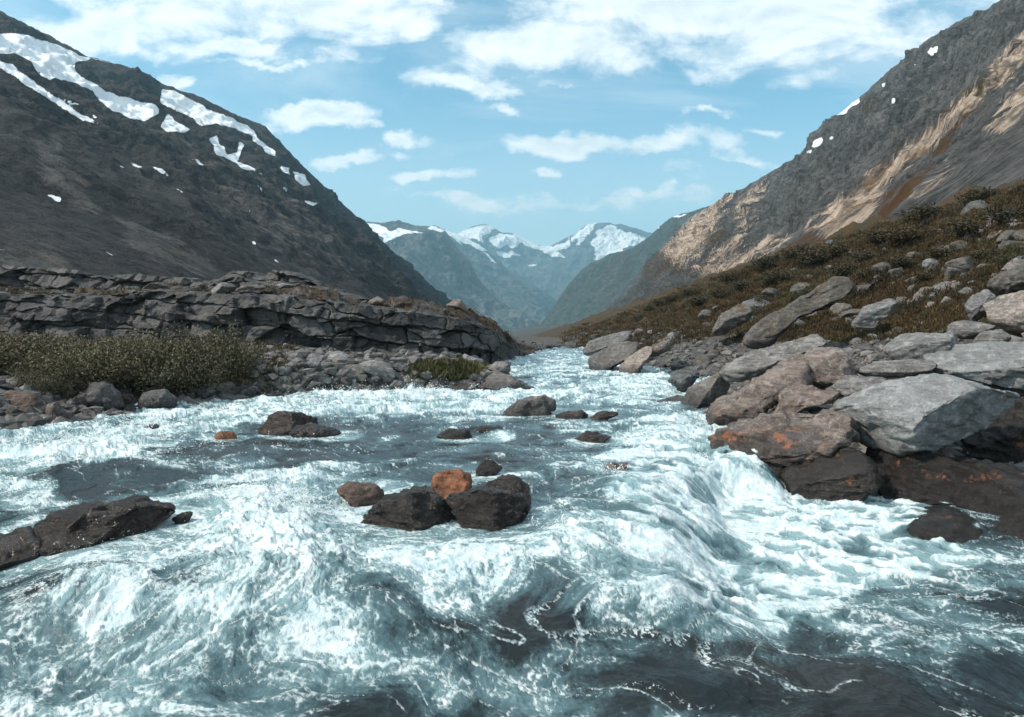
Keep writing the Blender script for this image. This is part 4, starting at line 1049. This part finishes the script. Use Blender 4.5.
# ------------------------------------------------------------------ loose stones
def build_stones(H):
    rng = np.random.default_rng(77)
    V0, F0 = ico(4)
    kinds = {'bank': H['bank'], 'brown': H['brown'], 'mossy': H['mossy'], 'dry': H['dry']}
    protos = {}
    for mk, mat in kinds.items():
        protos[mk] = []
        for i in range(7):
            W = V0*np.array([1, rng.uniform(.65, 1), rng.uniform(.5, .85)])
            W = cut(W, random_cuts(rng, 13, .50, .86))
            W = weather(W, F0, 1.0, 900+i*13+len(mk), 1.0, .8)
            W[:, 2] -= W[:, 2].min()
            W = W/np.abs(W[:, :2]).max()
            me = make_mesh('stone', W*.5, F0); me.materials.append(mat)
            protos[mk].append(me)
    # zones: picture polygon where they lie, how many, size range (m), kinds, tint, label, group
    Z = [
        ([(0,425),(0,385),(60,385),(120,395),(178,392),(178,402),(130,420),(60,432)], 52, (.28,.95), ('bank','brown'), .62, 'dark grey stone in the jumble along the left shore below the scrub', 'dark stones along the left shore'),
        ([(175,396),(190,384),(250,378),(330,378),(400,384),(480,384),(470,392),(340,396),(250,398)], 48, (.25,.75), ('bank',), 1.0, 'grey stone in the waterline row of the rubble spit', 'stones at the waterline of the spit'),
        ([(245,378),(250,352),(320,352),(400,352),(440,362),(430,376),(340,378)], 46, (.25,.9), ('bank','dry'), 1.15, 'pale angular stone of the rubble under the cliff', 'pale rubble under the cliff'),
        ([(0,395),(0,330),(50,350),(60,385)], 14, (.4,1.1), ('bank',), .75, 'grey stone among the willow scrub at the left edge', 'stones in the left scrub'),
        ([(850,320),(900,300),(960,285),(1024,280),(1024,300),(960,330),(900,345),(850,345)], 70, (.25,.95), ('brown','dry'), 1.05, 'pinkish stone in the rubble patch above the boulders on the right', 'pinkish rubble above the boulders'),
        ([(800,352),(850,335),(900,338),(905,352),(870,372),(830,372)], 16, (.2,.6), ('brown','dry'), 1.1, 'small stone filling the gaps between the right bank boulders', 'small stones between the right boulders'),
        ([(590,345),(640,318),(700,315),(760,320),(700,372),(680,380),(655,372)], 72, (.45,1.7), ('mossy','dry'), .85, 'dark stone on the upper right bank beside the stream', 'stones on the upper right bank'),
        ([(640,316),(760,262),(900,215),(1024,185),(1024,270),(880,300),(760,320)], 70, (.6,2.2), ('mossy','mossy','dry'), .7, 'lichened rock half sunk in the heather slope', 'rocks in the heather slope'),
        ([(925,250),(985,228),(1024,215),(1024,240),(980,255),(930,268)], 40, (.4,1.2), ('brown','dry'), .95, 'brownish stone in the scree patch high on the heather slope', 'scree stones on the heather slope'),
        ([(495,350),(520,338),(600,340),(590,354),(540,356),(510,356)], 34, (.7,2.2), ('dry','mossy'), .6, 'dark rock on the low bar closing the far end of the river', 'rocks at the far river bend'),
        ([(760,322),(880,275),(1024,262),(1024,292),(900,315),(800,345),(740,352)], 90, (.45,1.6), ('dry','mossy','brown'), .85, 'grey stone strewn between the boulders and the heather on the right bank', 'stones between boulders and heather'),
        ([(690,385),(720,365),(800,372),(860,372),(850,392),(760,400)], 14, (.25,.8), ('brown','dry'), .95, 'stone filling the gaps between the leaning slab and its neighbours', 'stones by the leaning slab'),
        ([(870,440),(1024,440),(1024,500),(950,500)], 9, (.25,.6), ('dry',), .5, 'dark stone under the largest pale boulder', 'dark stones under the largest boulder'),
    ]
    for poly, n, (lo, hi), mk, tint, label, group in Z:
        P = np.array(poly, float); got = 0
        if n == 0: continue
        pts = []
        while len(pts) < n*3:
            x = rng.uniform(P[:, 0].min(), P[:, 0].max(), 400); y = rng.uniform(P[:, 1].min(), P[:, 1].max(), 400)
            ok = poly_sd(x, y, poly) > 0
            pts += list(zip(x[ok], y[ok]))
        pts = np.array(pts[:n*3])
        Y = ray_ground(pts[:, 0], pts[:, 1])
        for (x, y), yy in zip(pts, Y):
            if got >= n or not np.isfinite(yy): continue
            X = (x-CX)/FOC*yy
            s = lo*(hi/lo)**(rng.uniform()**1.6)
            me = protos[mk[rng.integers(len(mk))]][rng.integers(7)]
            big = s > .62
            o = bpy.data.objects.new('rock' if big else 'stone', me); C.objects.link(o)
            tag(o, label.replace('stone', 'rock') if big else label, 'rock' if big else 'stone', group.replace('stones', 'rocks') if big else group)
            t = tint*rng.uniform(.72, 1.3); w = rng.normal(0, .04)
            o.color = (t*(1+w), t, t*(1-w), 1)
            sx = rng.uniform(.85, 1.35)
            o.scale = (s*sx, s*rng.uniform(.85, 1.2), s*rng.uniform(.65, 1.0))
            o.rotation_euler = (rng.normal(0, .22), rng.normal(0, .22), rng.uniform(0, 6.28))
            z = float(height(np.array([X]), np.array([yy]))[0])
            o.location = (X, yy, z-(.22 if yy < 18 else .36)*s)
            got += 1


def stones_on_cliff(H):
    rng = np.random.default_rng(78)
    src = [o for o in C.objects if o.name.startswith(('stone', 'rock')) and o.data.users > 3]
    ct = H['cliff_top']; ct = ct[(ct[:, 0] > -26) & (ct[:, 1] < 40)]
    for i in range(34):
        p = ct[rng.integers(len(ct))]; s = .3*(4.0**(rng.uniform()**1.5))
        o = bpy.data.objects.new('rock', src[rng.integers(len(src))].data); C.objects.link(o)
        tag(o, 'weathered rock lying on the turf along the top of the left cliff', 'rock', 'rocks on top of the left cliff')
        t = rng.uniform(.6, 1.2); o.color = (t*1.05, t, t*.96, 1)
        o.scale = (s*1.3, s, s*.7); o.rotation_euler = (rng.normal(0, .2), rng.normal(0, .2), rng.uniform(0, 6.28)); o.location = (p[0], p[1], p[2]-.15*s)


def build_rubble(H):
    """the countless small stones between the bigger ones"""
    rng = np.random.default_rng(5)
    V0, F0 = ico(1)
    N = 13000
    px = rng.uniform(-60, 1084, N*2); py = rng.uniform(325, 480, N*2)
    Y = ray_ground(px, py, 8, 60, 260)
    X = (px-CX)/FOC*Y
    dl = x_left(Y)-X; dr = X-x_right(Y)
    ok = np.isfinite(Y) & (((dl > -.2) & (dl < 9+3*rng.normal(size=len(Y)))) | ((dr > -.2) & (dr < 6+3.5*rng.normal(size=len(Y))))) & (Y > 9)
    X, Y = X[ok][:N], Y[ok][:N]
    Zg = height(X, Y)
    s = .05*(6**(rng.uniform(size=len(X))**2.2))
    ang = rng.uniform(0, 6.28, len(X))
    jit = rng.uniform(.6, 1.25, (len(X), len(V0), 1))
    B = V0[None]*jit*np.array([1, .8, .6])
    ca, sa = np.cos(ang)[:, None], np.sin(ang)[:, None]
    B = np.stack([B[..., 0]*ca-B[..., 1]*sa, B[..., 0]*sa+B[..., 1]*ca, B[..., 2]], -1)*s[:, None, None]
    B += np.stack([X, Y, Zg+.2*s], -1)[:, None]
    tone = np.repeat(rng.uniform(.35, 1.3, len(X))*np.where(X > 0, 1.0, 1.0), len(V0))
    m = NT('rubble_stone')
    pos = m.n('NewGeometry').outputs['Position']
    col = m.mix(m.noise(pos, 9, 5, .7), (0.07,0.066,0.063), (0.23,0.22,0.212))
    col = m.mix(1.0, col, m.attr('tone').outputs['Color'], 'MULTIPLY')
    m.bsdf(col, .85, m.bump(m.noise(pos, 30, 4, .7), .6, .03), .3)
    Fc = (np.arange(len(X))[:, None, None]*len(V0)+F0[None]).reshape(-1, 3)
    link('rubble', make_mesh('rubble', B.reshape(-1, 3), Fc, {'tone': tone}, smooth=False), m.o, 'small loose stones scattered over both river banks', 'rubble', kind='stuff')


# ------------------------------------------------------------------ the cliff on the left
def build_cliff(H):
    s = np.linspace(-46, 2.0, 1150)
    # along: X, foot distance, foot height, brow height, second step height
    K = np.array([(-46,38,1.0,4.2,6.4),(-30,33,.9,3.7,5.5),(-24,32,.8,3.5,5.0),(-19,31.5,.8,3.4,4.7),(-17,31,.8,3.6,4.6),(-14.5,30.6,.7,3.55,5.0),(-12.0,30.3,.7,3.5,4.9),(-10.4,30.2,.6,3.4,4.2),(-8,30,.5,3.05,3.45),
                  (-6,30.2,.4,2.85,3.15),(-4.2,30.6,.3,2.6,2.8),(-2.6,31.5,.2,2.35,2.5),(-1.5,33.0,.1,2.0,2.1),(-.9,35,.0,1.7,1.8),(-.2,39,-.2,.8,.8),(.8,44,-.3,.2,.1),(2.0,48,-.5,-.1,-.2)], float)
    fy, fz, tz, z2 = (np.interp(s, K[:, 0], K[:, i]) for i in (1, 2, 3, 4))
    t = np.concatenate([np.linspace(0, .5, 210), np.linspace(.5, .62, 50)[1:], np.linspace(.62, .72, 60)[1:], np.linspace(.72, 1, 40)[1:]])
    T = t[:, None]
    def lerp(a, b, x): return a+(b-a)*np.clip(x, 0, 1)
    Yo = np.interp(t, [0, .5, .62, .72, 1], [0, .55, 6.0, 7.2, 40])[:, None]
    Zz = np.where(T <= .5, (fz-.5)[None]+(tz-fz+.5)[None]*(T/.5), 0)
    Zz = np.where((T > .5) & (T <= .62), tz[None]+.35*(T-.5)/.12, Zz)
    Zz = np.where((T > .62) & (T <= .72), lerp((tz+.35)[None]+0*T, z2[None]+0*T, (T-.62)/.10), Zz)
    Zz = np.where(T > .72, z2[None]-(T-.72)/.28*3.0, Zz)
    X = np.repeat(s[None], len(t), 0); Y = fy[None]+Yo
    # joints: long blocks, tilted a little along the bedding
    wx = .35*fbm(X*.5, Zz*.7, Y*.3, 3, 601); tilt = .10*X
    f1, f2, cid, tx, tz = worley((X+wx)*.36, (Y)*.30, (Zz+tilt+wx)*.62, 611, True)
    g1, g2, gid, ux, uz = worley((X+wx)*1.05, Y*.8, (Zz+tilt)*1.7, 617, True)
    crk = sst(-.1, .35, fbm(X*.4, Zz*.6, Y*.3, 3, 623))
    face = sst(.0, .06, T)*(1-sst(.5, .56, T)) + sst(.60, .63, T)*(1-sst(.70, .76, T))
    zl = (Zz+.10*X+.25*fbm(X*.3, Y*.2, seed=661, oct=3)+wx*.3)/.78
    L = np.floor(zl); hl = (_hash(L.astype(np.int32), L.astype(np.int32)*0, L.astype(np.int32)*0, 5) & np.uint32(255)).astype(F32)/255
    xb = (X+.35*Zz*(hl-.5)+.15*fbm(Zz*1.5, X*.5, seed=663, oct=3))/(1.1+1.9*hl)+hl*17
    B = np.floor(xb); hb = _hash(L.astype(np.int32), B.astype(np.int32), L.astype(np.int32)*0, 9)
    b1 = (hb & np.uint32(255)).astype(F32)/255; b2 = ((hb >> np.uint32(8)) & np.uint32(255)).astype(F32)/255; b3 = ((hb >> np.uint32(16)) & np.uint32(255)).astype(F32)/255
    brick = (b1-.5)*.75 + (b2-.5)*.7*(xb-B-.5) + (b3-.65)*.6*(zl-L-.5)
    jx = np.minimum(xb-B, 1-(xb-B))*(1.1+1.9*hl); jz = np.minimum(zl-L, 1-(zl-L))*.78
    brick = brick - .16*sst(.07, .0, np.minimum(jx, jz))
    out = brick + .55*(cid-.5)*1.1 + ((cid*7.3)%1-.5)*.9*tx + ((cid*13.7)%1-.62)*.9*tz + (gid-.5)*.26 + ((gid*5.9)%1-.5)*.5*ux + ((gid*11.3)%1-.6)*.5*uz - .34*crk*sst(.06, .0, f2-f1) - .07*crk*sst(.06, .0, g2-g1) + .30*fbm(X*.35, Zz*.5, Y*.3, 4, 621) + .07*fbm(X*2.4, Zz*2.4, Y*2.4, 4, 631, .6)
    Y = Y - out*face*1.0
    top = 1-face
    knob = (cid-.4)*.55*sst(.46, .54, T) + .28*fbm(X*.5, Y*.5, seed=641, oct=4) + .10*fbm(X*2.2, Y*2.2, seed=643, oct=4)
    Zz = Zz + knob*top*sst(.1, .5, T) + .05*fbm(X*3, Y*3, Zz*3, 3, 651)
    Zz = Zz + (gid-.5)*.12*sst(.3, .5, T)
    V = np.stack([X, Y, Zz], -1)
    m = NT('cliff_rock')
    pos = m.n('NewGeometry').outputs['Position']
    n1 = m.noise(pos, .55, 8, .65, .3); n2 = m.noise(pos, 2.6, 7, .7, .2); n3 = m.noise(pos, 11, 5, .72)
    bed = m.noise(m.mapping(pos, rot=(0,.1,0), scale=(.35,.35,3.2)), 1.0, 6, .65, .4)
    col = m.mix(m.step(n1, .36, .64), (0.048,0.046,0.046), (0.115,0.110,0.108))
    col = m.mix(m.math('MULTIPLY', m.step(bed, .46, .66), .5), col, (0.035,0.033,0.033))
    col = m.mix(m.math('MULTIPLY', m.step(n2, .54, .74), .6), col, (0.19,0.185,0.18))
    col = m.mix(m.math('MULTIPLY', m.step(n3, .58, .72), .45), col, (0.26,0.25,0.24))
    col = m.mix(m.math('MULTIPLY', m.step(m.noise(pos, 1.1, 6, .7, .6), .60, .70), .6), col, (0.105,0.070,0.050))
    nz = m.n('SeparateXYZ', n0=m.n('NewGeometry').outputs['Normal']).outputs[2]
    mo = m.step(m.math('ADD', m.attr('turf').outputs['Fac'], m.math('MULTIPLY', m.math('SUBTRACT', m.noise(pos, .8, 7, .7), .5), 2.0)), .45, .65)
    turf = m.mix(m.step(n2, .40, .62), (0.050,0.028,0.015), (0.044,0.038,0.020))
    turf = m.mix(m.step(n3, .5, .7), turf, (0.085,0.050,0.024))
    col = m.mix(m.math('MULTIPLY', mo, .92), col, turf)
    h = m.math('ADD', m.math('MULTIPLY', n2, .6), m.math('ADD', m.math('MULTIPLY', n3, .25), m.math('MULTIPLY', bed, .3)))
    m.bsdf(col, .85, m.bump(h, .8, .22), .3)
    turfm = (sst(.5, .53, T)*(1-sst(.61, .63, T))*.62 + sst(.73, .76, T)*.62)*np.ones_like(X)
    k = np.nonzero((turfm.ravel() > .5) & (V.reshape(-1, 3)[:, 0] > -40))[0]
    H['cliff_top'] = V.reshape(-1, 3)[k]
    link('cliff', make_mesh('cliff', V.reshape(-1, 3), grid_faces(*X.shape), {'turf': turfm.ravel()}), m.o, 'dark blocky rock cliff with rust brown turf on top behind the left bank', 'cliff', kind='structure')
# ------------------------------------------------------------------ plants
def mat_leaf(name, hue):
    m = NT(name)
    t = m.attr('tone').outputs['Fac']
    oi = m.n('ObjectInfo').outputs['Random']
    col = m.mix(t, hue[0], hue[1])
    col = m.mix(m.math('MULTIPLY', oi, .45), col, hue[2])
    m.bsdf(col, .7, None, .25)
    return m.o


def leaves(P, D, ln, wd, rng):
    """pointed leaf quads at P pointing along D"""
    n = len(P)
    D = D/(np.linalg.norm(D, axis=1, keepdims=True)+1e-9)
    R = rng.normal(size=(n, 3)); S = np.cross(D, R); S /= np.linalg.norm(S, axis=1, keepdims=True)+1e-9
    ln = np.broadcast_to(ln, n)[:, None]; wd = np.broadcast_to(wd, n)[:, None]
    V = np.stack([P, P+D*ln*.5+S*wd*.5, P+D*ln, P+D*ln*.5-S*wd*.5], 1).reshape(-1, 3)
    return V, np.arange(n*4).reshape(n, 4)


def tubes(segs, k=5):
    """tapered stems: list of (points, r0, r1)"""
    Vs, Fs, o = [], [], 0
    for pts, r0, r1 in segs:
        pts = np.array(pts); n = len(pts)
        for i, p in enumerate(pts):
            r = r0+(r1-r0)*i/(n-1)
            a = np.arange(k)*2*math.pi/k
            Vs.append(p+np.stack([np.cos(a)*r, np.sin(a)*r, 0*a], -1))
        for i in range(n-1):
            for j in range(k):
                Fs.append((o+i*k+j, o+i*k+(j+1) % k, o+(i+1)*k+(j+1) % k, o+(i+1)*k+j))
        o += n*k
    return np.concatenate(Vs), np.array(Fs)


def shrub_meshes(seed, w, h, n, leaf):
    rng = np.random.default_rng(seed)
    nb = 46
    tips, segs = [], []
    for i in range(nb):
        a = rng.uniform(0, 6.283); r = math.sqrt(rng.uniform())
        e = np.array([math.cos(a)*r*w/2, math.sin(a)*r*w*.42, h*(1-.55*r*r)*rng.uniform(.72, 1.06)])
        b = e*np.array([.22, .22, 0])
        mid = (b+e)/2+rng.normal(0, .06*h, 3)*[1, 1, .3]
        segs.append(([b, mid, e], .018*h, .005*h)); tips.append((b, mid, e))
    P, D, T = [], [], []
    bt = rng.uniform(-.25, .35, nb)
    for i in range(n):
        b, mid, e = tips[i % nb]
        t = rng.uniform(.25, 1.05)
        p = b+(mid-b)*t*2 if t < .5 else mid+(e-mid)*(t-.5)*2
        p = p+rng.normal(0, .075*h+.02, 3)
        if p[2] < .02: p[2] = abs(p[2])+.02
        P.append(p); d = (e-b)/np.linalg.norm(e-b)*.35+rng.normal(0, .6, 3)+[0, 0, .12]; D.append(d); T.append(bt[i % nb])
    V, Fc = leaves(np.array(P), np.array(D), leaf*rng.uniform(.6, 1.3, n), leaf*.5, rng)
    tone = np.repeat(np.clip(rng.uniform(0, 1, n)**1.3*.75+np.array(T)+.1, 0, 1), 4)
    sv, sf = tubes(segs)
    return make_mesh('foliage', V, Fc, {'tone': tone}, smooth=False), make_mesh('stem', sv, sf)


def place_shrub(name, meshes, mats, x, y, z, s, rz, label, group):
    r = bpy.data.objects.new(name, None); C.objects.link(r)
    r.location = (x, y, z); r.rotation_euler = (0, 0, rz); r.scale = s if isinstance(s, tuple) else (s, s, s)
    tag(r, label, 'shrub', group)
    for nm, me, mt in zip(('foliage', 'stem'), meshes, mats):
        if not me.materials: me.materials.append(mt)
        o = bpy.data.objects.new(nm, me); C.objects.link(o); o.parent = r
    return r


def build_plants(H):
    rng = np.random.default_rng(21)
    bark = NT('shrub_bark'); bark.bsdf((.055,.045,.036), .9, None, .2); bark = bark.o
    lw = mat_leaf('willow_leaf', [(0.062,0.058,0.036), (0.175,0.158,0.095), (0.15,0.118,0.062)])
    ld = mat_leaf('dwarf_birch_leaf', [(0.026,0.026,0.016), (0.068,0.062,0.034), (0.075,0.050,0.024)])
    A = [shrub_meshes(31+i, 2.5, 1.15, 5200, .075) for i in range(3)]
    Bm = [shrub_meshes(51+i, 2.2, 1.15, 1800, .13) for i in range(3)]
    # willow scrub on the left bench: foot (px,py), width factor, height factor
    for px, py, sw, sh in ((228,386,.95,1.02),(200,389,.9,1.0),(165,391,1.0,.95),(130,392,1.0,.85),(190,380,1.0,1.0),(95,390,1.0,.85),(150,380,1.1,.9),(60,384,.95,.7),(110,378,1.1,.8),(75,374,1.1,.75),(30,372,1.1,.75),
                           (-10,372,1.1,.8),(45,366,1.2,.7),(140,370,1.2,.8),(215,374,1.0,.9),(-40,380,1.1,.8),(35,392,.5,.42),(58,395,.45,.4),(5,366,1.2,.7)):
        Y = float(ray_ground(np.array([px], F32), np.array([py], F32))[0])
        if not np.isfinite(Y): continue
        X = (px-CX)/FOC*Y
        z = float(height(np.array([X]), np.array([Y]))[0])
        place_shrub('willow_shrub', A[rng.integers(3)], (lw, bark), X, Y, z-.08, (sw, sw, sh*1.2), rng.uniform(0, 6.28), 'olive green willow shrub in the scrub below the left cliff', 'willow scrub below the left cliff')
    # dark scrub on the right slope
    for px, py, s in ((865,262,.8),(815,270,1.3),(880,245,1.0),(780,285,1.1),(745,292,.9),(720,300,.8),(700,305,.8),(690,300,.7),(672,303,.7),(835,258,1.2),(905,250,1.1),(935,262,.9),(985,262,.8),(850,280,.9),(900,272,.8),
                      (960,240,1.2),(1000,225,1.2),(770,272,1.2),(800,258,1.1),(660,306,.8),(730,283,1.0),(865,285,.7),(925,285,.6),(1010,268,.7),(650,312,.7),(980,205,1.3),(920,228,1.3),(880,228,1.3),(840,240,1.3),(760,305,.7),(805,300,.7),(640,322,.7)):
        Y = float(ray_ground(np.array([px], F32), np.array([py], F32))[0])
        if not np.isfinite(Y): continue
        X = (px-CX)/FOC*Y
        z = float(height(np.array([X]), np.array([Y]))[0])
        s *= .55+.014*Y
        place_shrub('dwarf_birch_shrub', Bm[rng.integers(3)], (ld, bark), X, Y, z-.1, (s*1.15, s*1.15, s*.72), rng.uniform(0, 6.28), 'low dark brown green shrub on the heather slope right of the river', 'dark shrubs on the heather slope')
    # heather, grass and sedge: uncountable tufts
    def tufts(name, n, zone, hue, ln, blades, label, ymax=200, spread=.12, up=.8, onz=None):
        if onz is None:
            px, py = zone(n*2)
            Y = ray_ground(px, py, 8, ymax, 300)
        if onz is not None:
            X, Y, Zg = onz(n)
        else:
            X = (px-CX)/FOC*Y
            dr = X-x_right(Y); ok = np.isfinite(Y) & ((dr > 6.3+3.0*fbm(X*.3, Y*.3, seed=75, oct=4)) | (dr < 0) | (Y > 40))
            X, Y = X[ok][:n], Y[ok][:n]
            Zg = height(X, Y)
        k = len(X)
        sc = np.repeat(.7+.018*Y, blades)
        B = np.repeat(np.stack([X, Y, Zg], -1), blades, 0)
        B[:, :2] += rng.normal(0, 1, (k*blades, 2))*spread*sc[:, None]
        D = rng.normal(0, .55, (k*blades, 3)); D[:, 2] = np.abs(D[:, 2])+up
        L = ln*sc*rng.uniform(.5, 1.25, k*blades)
        V, Fc = leaves(B-[0, 0, .02], D, L, L*.16+.006, rng)
        tone = np.repeat(np.clip(np.repeat(fbm(X*.25, Y*.25, seed=71, oct=4)*1.1+.45, blades)+rng.normal(0, .18, k*blades), 0, 1), 4)
        m = NT(name+'_leaf'); t = m.attr('tone').outputs['Fac']
        rp = m.n('ValToRGB', n0=t)
        e = rp.color_ramp.elements
        e[0].position = 0; e[0].color = (*hue[0], 1); e[1].position = 1; e[1].color = (*hue[-1], 1)
        for i, h in enumerate(hue[1:-1]):
            x = e.new((i+1)/(len(hue)-1)); x.color = (*h, 1)
        m.bsdf(rp.outputs[0], .85, None, .15)
        link(name, make_mesh(name, V, Fc, {'tone': tone}, smooth=False), m.o, label, name, kind='stuff')
    def zone_slope(n):
        q = rng.uniform(0, 1, n)
        px = 560+q**.6*500; lo = 324-np.maximum(px-600, 0)*.40; hi = np.interp(px, [560,690,760,850,960,1060], [345,370,352,345,335,320])
        return px, lo+(hi-lo)*rng.uniform(0, 1, n)
    tufts('heather', 18000, zone_slope, [(0.032,0.028,0.017),(0.055,0.040,0.020),(0.066,0.041,0.021),(0.082,0.060,0.031),(0.055,0.054,0.027)], .17, 12, 'rust brown heather and dry grass covering the right slope')
    def zone_spit(n):
        poly = [(408,379),(430,371),(478,366),(484,372),(470,380),(425,383)]
        x = rng.uniform(405, 486, n*6); y = rng.uniform(365, 384, n*6); ok = poly_sd(x, y, poly) > 0
        return x[ok][:n], y[ok][:n]
    tufts('grass', 900, zone_spit, [(0.085,0.080,0.036),(0.15,0.135,0.062),(0.22,0.18,0.085)], .24, 12, 'strip of yellow green grass on the rubble spit', spread=.10)
    def zone_left(n):
        return rng.uniform(-20, 300, n), rng.uniform(340, 400, n)
    tufts('sedge', 1500, zone_left, [(0.050,0.046,0.024),(0.085,0.075,0.036),(0.075,0.045,0.022)], .16, 10, 'olive sedge between the stones below the left scrub', spread=.12)
    ct = H['cliff_top']
    def on_cliff(n):
        q = ct[rng.integers(0, len(ct), n)]
        q = q[(fbm(q[:, 0]*.35, q[:, 1]*.5, seed=91, oct=3) > -.12)]
        return q[:, 0], q[:, 1], q[:, 2]
    tufts('moor_grass', 3600, None, [(0.032,0.024,0.014),(0.062,0.036,0.018),(0.092,0.050,0.022),(0.070,0.058,0.030)], .12, 9, 'rust brown grass tufts on the ledges of the left cliff', onz=on_cliff, spread=.12, up=.5)
H = {}
build_light()
build_ground()
build_mountains()
W = build_water()
build_spray(W)
build_cliff(H)
build_rocks(H)
build_stones(H)
stones_on_cliff(H)
build_rubble(H)
build_plants(H)
build_haze()
